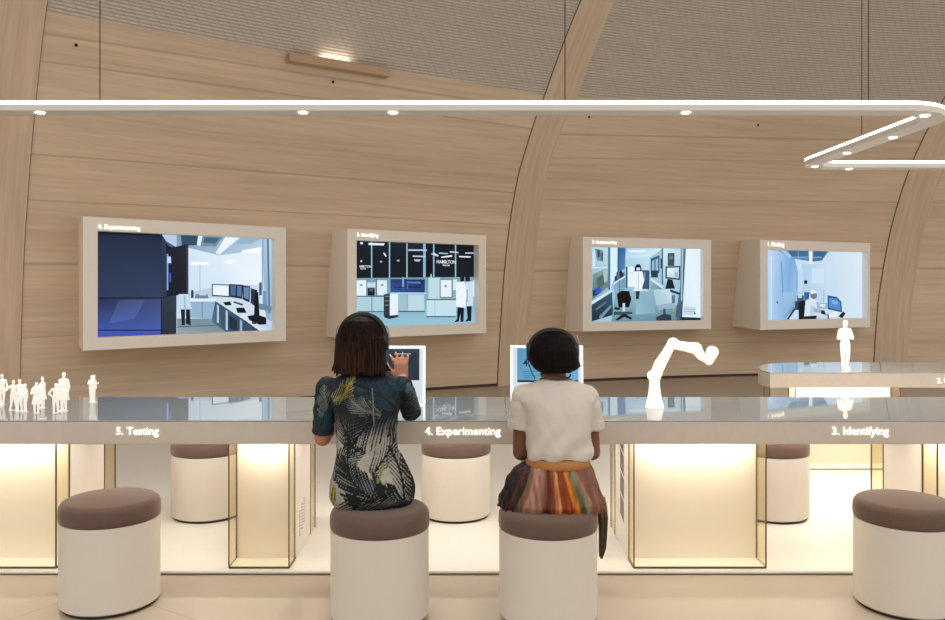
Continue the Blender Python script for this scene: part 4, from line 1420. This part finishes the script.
def feather_color(p):
    """painted print of feathers in the plane of the back"""
    x = (p.x * F / 3.3) + CX; y = HY + (EYE - p.z) * F / 3.3     # pattern units
    base = (150, 147, 138)
    nz = noise.noise(V((p.x * 14, p.y * 14, p.z * 14)))
    n2 = noise.noise(V((p.x * 60, p.y * 60, p.z * 60)))
    col = [c * (1 + .16 * nz) for c in base]
    top = max(0, min(1, (442 - y + 10 * nz + .12 * (x - 366)) / 26))
    if (x < 334 or x > 402) and y < 446: top = max(top, .92)
    col = [a * (1 - top) + b_ * top for a, b_ in zip(col, (22, 34, 42))]
    best = None
    for (x0, y0, x1, y1, bend, wd, fr, ink, gnd, dens) in FEATHERS:
        dx, dy = x1 - x0, y1 - y0; L = math.hypot(dx, dy)
        t_ = ((x - x0) * dx + (y - y0) * dy) / (L * L)
        if t_ < -.05 or t_ > 1.08: continue
        off = ((x - x0) * -dy + (y - y0) * dx) / L - bend * math.sin(PI * min(max(t_, 0), 1))
        wloc_ = wd * (math.sin(PI * min(max(t_ * .86 + .12, 0), 1)) ** .6)
        if abs(off) > wloc_ + 2 * n2: continue
        n3 = noise.noise(V((p.x * 9 + x0, p.z * 9, y0 * .37)))
        ph = (t_ * L - abs(off) * 2.5 + .03 * off * off) * fr * .60 + n3 * 1.1
        hs = (math.sin(math.floor(ph) * 12.9898 + x0 * 3.1 + (7 if off > 0 else 0)) * 43758.5453) % 1.0
        if abs(off) > wloc_ * (.62 + .4 * hs): continue
        on = (ph % 1.0) < (dens + .36 * hs - .22 * abs(off) / max(wloc_, 1) + .4 * nz + .2 * n3)
        if abs(off) < .9: best = ink
        elif on: best = ink
        elif gnd is not None: best = gnd
    if best is not None:
        col = [c * (1 + .25 * nz) for c in best]
    return lin([max(0, min(255, c)) for c in col])


DK = (10, 14, 18)
GR = (138, 136, 128)
FEATHERS = [
    (402, 398, 346, 454, 5, 24, .27, DK, None, .50), (352, 446, 336, 404, -3, 15, .33, (10, 14, 16), None, .5),
    (376, 470, 402, 414, 4, 14, .28, DK, None, .34), (404, 512, 388, 448, 6, 13, .30, DK, None, .3), (413, 500, 398, 444, 3, 10, .34, DK, None, .62),
    (334, 480, 362, 448, -5, 15, .32, (14, 22, 28), None, .46),
    (402, 510, 336, 458, -7, 22, .27, (12, 18, 22), (112, 114, 112), .60), (344, 514, 394, 486, 7, 20, .28, DK, None, .48), (350, 516, 412, 506, -4, 12, .33, (12, 20, 22), (88, 92, 92), .55),
    (379, 480, 383, 462, 1, 3, .4, (112, 114, 60), None, .4),
    (356, 404, 402, 384, 5, 16, .36, (14, 46, 58), (8, 14, 20), .4), (378, 416, 342, 392, -4, 11, .34, (92, 94, 90), (12, 18, 22), .2),
    (330, 404, 352, 378, 3, 10, .36, (128, 124, 84), (12, 18, 22), .3), (392, 408, 352, 386, 4, 12, .34, (10, 16, 20), (18, 54, 68), .3),
    (339, 402, 347, 384, 1, 3.5, .4, (140, 110, 24), (60, 58, 30), .3),
    (328, 430, 320, 388, -2, 11, .34, (92, 98, 98), (12, 22, 30), .28), (318, 432, 328, 408, 2, 8, .36, (20, 60, 74), (10, 18, 26), .3),
    (416, 416, 406, 386, 2, 11, .34, (70, 86, 90), (10, 30, 38), .3), (330, 508, 334, 486, 1, 4, .5, (130, 122, 44), (20, 40, 44), .4),
]
mb = MB()
rows = [(509, 340, 404, 3.40, .10), (504, 333.5, 411, 3.40, .128), (497, 330, 414.5, 3.395, .142), (486, 330, 415, 3.39, .142), (474, 332, 411.5, 3.385, .13), (462, 335, 405, 3.385, .115), (450, 337, 398.5, 3.39, .10),
        (440, 337, 396.5, 3.395, .10), (428, 336, 397, 3.41, .105), (414, 335, 398, 3.42, .112), (402, 331.5, 401.5, 3.43, .112), (391, 327, 404, 3.435, .100), (383, 328.5, 402, 3.435, .085), (377.5, 336, 393, 3.435, .070), (373.5, 344, 382, 3.435, .058)]
mb.rings(prow(rows))
mb.ball(shL + V((.004, 0, 0)), .050); mb.tube([shL + V((.004, 0, 0)), shL + (elL - shL) * .5, shL + (elL - shL) * .90], [.050, .0475, .0455], 20)
mb.ball(shR + V((-.004, 0, 0)), .050); mb.tube([shR + V((-.004, 0, 0)), shR + (elR - shR) * .5, shR + (elR - shR) * 1.0], [.050, .046, .043], 20)
# lap of the dress over the thighs
for s in (-1, 1):
    mb.limb(pel + V((s * .066, .07, -.012)), V((S1.x - .083 + s * .066, 3.76, seat + .055)), .082, .068)
mb.box(S1.x - .14, S1.x + .03, 3.42, 3.72, seat + .02, seat + .10)
dm = remesh(mb, 'dress', .0034, 6)
displace(dm, lambda p: .0035 * noise.noise(V((p.x * 22, p.y * 22, p.z * 34))) + .002 * noise.noise(V((p.x * 60, p.y * 60, p.z * 60))))
vcol(dm, feather_color)
link('dress', dm, vcol_mat('printed_fabric', .75, bmp=.08), p1, 'full')['label'] = 'dark feather-print dress'
# tie hanging at the back of the neck
MB().tube([P(372, 388, 3.31), P(373, 400, 3.300), P(373.5, 414, 3.295), P(374, 426, 3.297)], .003, 8).build('dress_tie', plain('tie_ribbon', (92, 96, 98), .7), p1, smooth=True)

hm = MB()
hw = lambda a: .018 * noise.noise(V((math.cos(a) * 3.2, math.sin(a) * 3.2, 1.3))) + .012 * math.sin(a * 17) * (1 if math.sin(a) < .3 else .3)
rows = [(315, 355, 366, 3.46, .02), (316.8, 349.5, 371.5, 3.46, .05), (320.5, 344, 377.5, 3.46, .078), (327, 340, 382, 3.455, .096), (336, 337.3, 384, 3.445, .102), (346, 336, 384, 3.44, .102), (356, 335.2, 384, 3.435, .098), (363, 334.6, 385, 3.43, .094), (368, 334, 386.5, 3.425, .090), (371.5, 336, 384.5, 3.425, .082), (374, 342, 379, 3.42, .066)]
hm.rings(prow(rows, wob=hw, n=72))
rnd = random.Random(3)
for k in range(46):
    a = PI + PI * (k + .5) / 46
    cxp = 360.2 + 24.2 * math.cos(a); yy = 3.425 + .088 * math.sin(a)
    pe = 374 + rnd.uniform(-4, 3.0)
    q0 = P(cxp * .94 + 21.6, 338, yy * .9 + .345); q1 = P(cxp, 366, yy); q2 = P(cxp + (cxp - 360) * .06 + rnd.uniform(-1, 1), pe, yy - .004)
    hm.tube([q0, (q0 + q1) / 2 + V((0, -.003, 0)), q1, q2], [.007, .010, .010, .004], 8)
hm.tube([P(384, 362, 3.42), P(388, 369, 3.42), P(392, 371.5, 3.42)], [.010, .008, .003], 8)
hm.tube([P(336, 362, 3.42), P(333.5, 369, 3.42), P(331, 371.8, 3.42)], [.010, .008, .003], 8)
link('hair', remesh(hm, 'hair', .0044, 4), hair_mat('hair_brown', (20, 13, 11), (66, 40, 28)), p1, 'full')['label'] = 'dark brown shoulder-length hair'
HG = 'black headphones worn by the two seated people'
headphones('black headphones on the brown-haired person in the patterned dress', HG, P(362.4, 0, 3.45), .100, P(0, 313.8, 3.45).z, P(0, 342, 3.45).z, 3.45)

# ---- person 2 : white T-shirt, striped skirt
p2 = thing('person', 'person with short black hair in a white T-shirt and striped brown skirt, seen from behind', 'person', V((S2.x, S2.y, seat)))
sk2 = skin_mat('skin_dark', (112, 68, 50))
mb = MB()
hc2 = P(553.5, 360, 3.47)
head_mb(mb, hc2, 1.0)
nb2 = P(555, 386, 3.44)
mb.limb(nb2, hc2 + V((0, -.01, -.05)), .055, .05)
shL, shR = P(523.5, 396.5, 3.44), P(587, 396.5, 3.44)
pel2 = V((S2.x + .035, 3.38, seat + .10))
mb.limb(shL + V((.04, 0, 0)), shR - V((.04, 0, 0)), .05, .05)
mb.limb(P(556, 407, 3.43), P(557, 430, 3.42), .095, .09)
mb.limb(P(557, 430, 3.42), pel2, .085, .08)
mb.limb(pel2 + V((-.05, 0, 0)), pel2 + V((.05, 0, 0)), .075, .075)
elL2 = P(521, 452, 3.46); wrL2 = P(540, 432, 3.72)
elR2 = P(592, 452, 3.46); wrR2 = P(578, 432, 3.72)
mb.chain([shL, elL2, wrL2], [.040, .036, .027]); mb.chain([shR, elR2, wrR2], [.040, .036, .027])
hand(mb, wrL2, (.2, 1, -.02), (0, 0, 1), (1, 0, 0), .25); hand(mb, wrR2, (-.2, 1, -.02), (0, 0, 1), (-1, 0, 0), .25)
for s in (-1, 1):
    hip = pel2 + V((s * .075, .05, -.02)); kn = V((S2.x + .06 + s * .08, 3.80, seat + .055)); an = V((S2.x + .055 + s * .08, 3.74, .11))
    mb.chain([hip, kn, an], [.070, .052, .038]); mb.limb(V((an.x, 3.715, .04)), V((an.x + s * .01, 3.80, .032)), .032, .026)
link('body', remesh(mb, 'body', .006, 4), sk2, p2, 'full')
add_eyes(p2, hc2)
mb = MB()
rows = [(459, 530, 588, 3.40, .10), (456, 525, 591, 3.395, .122), (449, 525, 592, 3.395, .126), (438, 526.5, 591, 3.40, .122), (425, 526, 591, 3.41, .122), (410, 523, 593, 3.425, .12), (399, 517, 595.5, 3.435, .108), (391, 517.5, 593.5, 3.44, .092), (386, 523, 588, 3.44, .078), (382, 534, 578, 3.44, .068), (379, 539.5, 571.5, 3.44, .062)]
mb.rings(prow(rows))
for sh, el, s in ((shL, elL2, -1), (shR, elR2, 1)):
    end = sh + (el - sh) * .56 + V((s * .004 - .003, 0, 0))
    mb.ball(sh + V((-s * .002, 0, -.002)), .0505); mb.tube([sh + V((-s * .02, 0, .01)), sh + (end - sh) * .3 + V((s * .002, 0, 0)), end], [.048, .053, .055], 20)
    mb.tube([end + V((-s * .0005, 0, .03)), end + V((s * .0005, 0, -.006))], [.0585, .0595], 20)
tm = remesh(mb, 't_shirt', .005, 4)
def tee_fold(p):
    y = HY + (EYE - p.z) * F / 3.32; x = p.x * F / 3.32 + CX
    d = .006 * noise.noise(V((p.x * 11, p.y * 9, p.z * 6))) + .003 * noise.noise(V((p.x * 30 + p.z * 12, p.y * 20, p.z * 9)))
    for sx, xx in ((-1, 528), (1, 590)):
        u = (y - 405) / 40
        if 0 < u < 1.4:
            c = xx - sx * (-6 + 22 * u * (u - .2)) * 1.0
            d += -.0 * math.exp(-((x - c) / 2.6) ** 2) * math.sin(PI * min(u / 1.4, 1))
    d += .008 * math.sin((x + .6 * y) * .22 + 3 * noise.noise(V((p.x * 6, p.y * 6, p.z * 6)))) * max(0, min(1, (y - 418) / 40))
    return d
displace(tm, tee_fold)
tee = link('t_shirt', tm, plain('white_cotton', (196, 187, 179), .85, .03, 60, bmp=.05, spec=.2), p2, 'full'); tee['label'] = 'white short-sleeved T-shirt'

col_ = [V((P(555.5, 0, 3.44).x + .068 * math.cos(2 * PI * i / 36), 3.44 + .062 * math.sin(2 * PI * i / 36), P(0, 379.8, 3.44).z - .004 + .006 * math.sin(2 * PI * i / 36))) for i in range(37)]
MB().tube(col_, .0062, 10, cap=False).build('collar', bpy.data.materials['white_cotton'], tee, smooth='full')
STR = [(-9, (20, 12, 14)), (-1.0, (30, 16, 18)), (-.86, (86, 30, 30)), (-.82, (34, 24, 20)), (-.70, (110, 78, 56)), (-.55, (158, 116, 98)), (-.36, (140, 98, 84)), (-.18, (110, 62, 46)), (-.12, (72, 30, 22)), (.0, (128, 58, 26)), (.08, (168, 98, 60)), (.16, (190, 136, 88)), (.22, (128, 56, 26)), (.40, (120, 52, 24)), (.5, (196, 116, 26)), (.60, (150, 90, 30)), (.66, (96, 98, 72)), (.76, (124, 118, 92)), (.84, (150, 110, 92)), (.94, (120, 78, 64)), (9, (70, 50, 42))]


def skirt_color(p):
    x = p.x - S2.x
    w = max(.08, .135 + (.565 - p.z) * .55)
    u = x / w + .05 * noise.noise(V((p.x * 20, p.y * 20, p.z * 8)))
    c = STR[0][1]
    for (a, ca2), (b_, cb2) in zip(STR, STR[1:]):
        if a <= u < b_:
            t_ = min(1, max(0, (u - a) / (b_ - a)))
            t_ = 0 if t_ < .72 else (t_ - .72) / .28
            c = [i * (1 - t_) + j * t_ for i, j in zip(ca2, cb2)]
            break
    k = 1 + .18 * noise.noise(V((p.x * 90, p.y * 30, p.z * 12)))
    return lin([max(0, min(255, i * k)) for i in c])


mb = MB()
pw = lambda a: .035 * math.sin(a * 26 + 1.5 * math.sin(a * 5)) + .03 * noise.noise(V((math.cos(a) * 5, math.sin(a) * 5, 2)))
rows = [(510, 505, 600, 3.40, .15), (504.5, 498, 603.5, 3.40, .172), (498, 500.5, 601.5, 3.395, .18), (490, 503.5, 598.5, 3.39, .165), (478, 508, 595.5, 3.385, .15), (468.5, 515, 592.5, 3.385, .135), (462.5, 525, 589.5, 3.385, .125)]
mb.rings(prow(rows, wob=pw, n=120))
for s in (-1, 1):
    mb.limb(pel2 + V((s * .07, .06, -.02)), V((S2.x + .06 + s * .08, 3.77, seat + .055)), .085, .072)
sm = remesh(mb, 'skirt', .0042, 1)
displace(sm, lambda p: .004 * math.sin(p.x * 170 + 4 * noise.noise(V((p.x * 8, p.y * 8, p.z * 6)))) * max(0, min(1, (.60 - p.z) / .1)))
vcol(sm, skirt_color)
skm = vcol_mat('striped_fabric', .6, bmp=.05)
sk = link('skirt', sm, skm, p2, 'full'); sk['label'] = 'striped brown, rust and green skirt'
# waistband
mb = MB(); mb.rings(prow([(464.5, 526, 589.5, 3.385, .128), (463.5, 525.5, 590, 3.385, .131), (459, 526.5, 589, 3.39, .129), (456, 528, 588, 3.39, .12)], n=60))
mb.build('waistband', plain('ochre_band', (158, 104, 46), .7, .15, 40), sk, smooth='full')
# free tail of the wrap skirt hanging beside the stool
tail = MB()
rs = []
for (py, a, b_) in ((498, 595, 603.5), (508, 596, 605.5), (516, 598, 606), (526, 599.0, 605.5), (536, 599.2, 605), (546, 599.2, 604.3), (553, 599, 602), (557, 599, 600.3)):
    pa, pb = P(a, py, 3.40), P(b_, py, 3.40)
    rs.append(ring(((pa.x + pb.x) / 2 + .004, 3.40, pa.z), (pb.x - pa.x) / 2 + .002, .05 - .0004 * (py - 498), 24, 2, lambda a_: .25 * math.sin(a_ * 5)))
tail.rings(rs)
tme = tail.mesh('skirt_tail')
vcol(tme, lambda p: lin((78, 62, 46)) if p.z < .40 else lin((124, 96, 80)))
link('skirt_tail', tme, skm, sk, 'full')

hm = MB()
hw2 = lambda a: .015 * noise.noise(V((math.cos(a) * 3, math.sin(a) * 3, 5.3)))
rows = [(330, 546, 557, 3.47, .02), (331.6, 540, 564, 3.47, .052), (335.5, 534.5, 569, 3.47, .08), (342, 529.8, 573.5, 3.465, .098), (350, 527.5, 576.5, 3.455, .104), (358, 528, 578.5, 3.45, .10), (364, 530.5, 579.5, 3.445, .094), (368.5, 534, 578, 3.445, .084), (372, 540, 571, 3.44, .064)]
hm.rings(prow(rows, wob=hw2, n=60))
hm.tube([P(572, 356, 3.43), P(577.5, 363, 3.43), P(580.8, 367, 3.43)], [.014, .010, .003], 8)
hm.tube([P(566, 360, 3.41), P(569, 368, 3.41), P(569, 373.5, 3.41)], [.014, .012, .005], 8)
hm.tube([P(558, 360, 3.40), P(561, 368, 3.40), P(564, 372.5, 3.40)], [.014, .012, .005], 8)
hm.tube([P(548, 360, 3.40), P(546, 368, 3.40), P(543.5, 373.5, 3.40)], [.014, .012, .005], 8)
hm.tube([P(536, 358, 3.42), P(537, 366, 3.42), P(539, 371.5, 3.42)], [.014, .012, .005], 8)
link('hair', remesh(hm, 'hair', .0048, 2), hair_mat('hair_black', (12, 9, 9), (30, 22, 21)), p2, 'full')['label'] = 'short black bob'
headphones('black headphones on the short-haired person in the white T-shirt', HG, P(552.5, 0, 3.45), .0985, P(0, 329.6, 3.45).z, P(0, 352, 3.45).z, 3.45,
           [P(528, 356, 3.45), P(528.5, 363, 3.43), P(531, 370, 3.42), P(535, 379, 3.40)])
# neck cord
nc = []
for i in range(13):
    a = PI + PI * i / 12
    nc.append(V((P(555.5, 0, 3.44).x + .062 * math.cos(a), 3.435 + .062 * math.sin(a), P(0, 376.0, 3.38).z + .008 * math.sin(a * 2))))
MB().tube(nc, .0035, 8).build('neck_cord', M['black'], p2, smooth=True)

# ------------------------------------------------------------------ light
w = bpy.data.worlds.new('ambient'); scene.world = w; w.use_nodes = True
bgn = w.node_tree.nodes['Background']
wt = w.node_tree
sepw = wt.nodes.new('ShaderNodeSeparateXYZ'); wt.links.new(wt.nodes.new('ShaderNodeTexCoord').outputs['Generated'], sepw.inputs[0])
rw = wt.nodes.new('ShaderNodeMapRange'); rw.inputs[1].default_value = -.1; rw.inputs[2].default_value = .9
rw.inputs[3].default_value = .62; rw.inputs[4].default_value = 1.75
wt.links.new(sepw.outputs[2], rw.inputs[0])
bgn.inputs[0].default_value = (1.0, .95, .885, 1)
wt.links.new(rw.outputs[0], bgn.inputs[1])

scene.view_settings.view_transform = 'Standard'
scene.view_settings.look = 'None'
scene.view_settings.gamma = 1
scene.view_settings.exposure = 0
scene.view_settings.use_curve_mapping = False
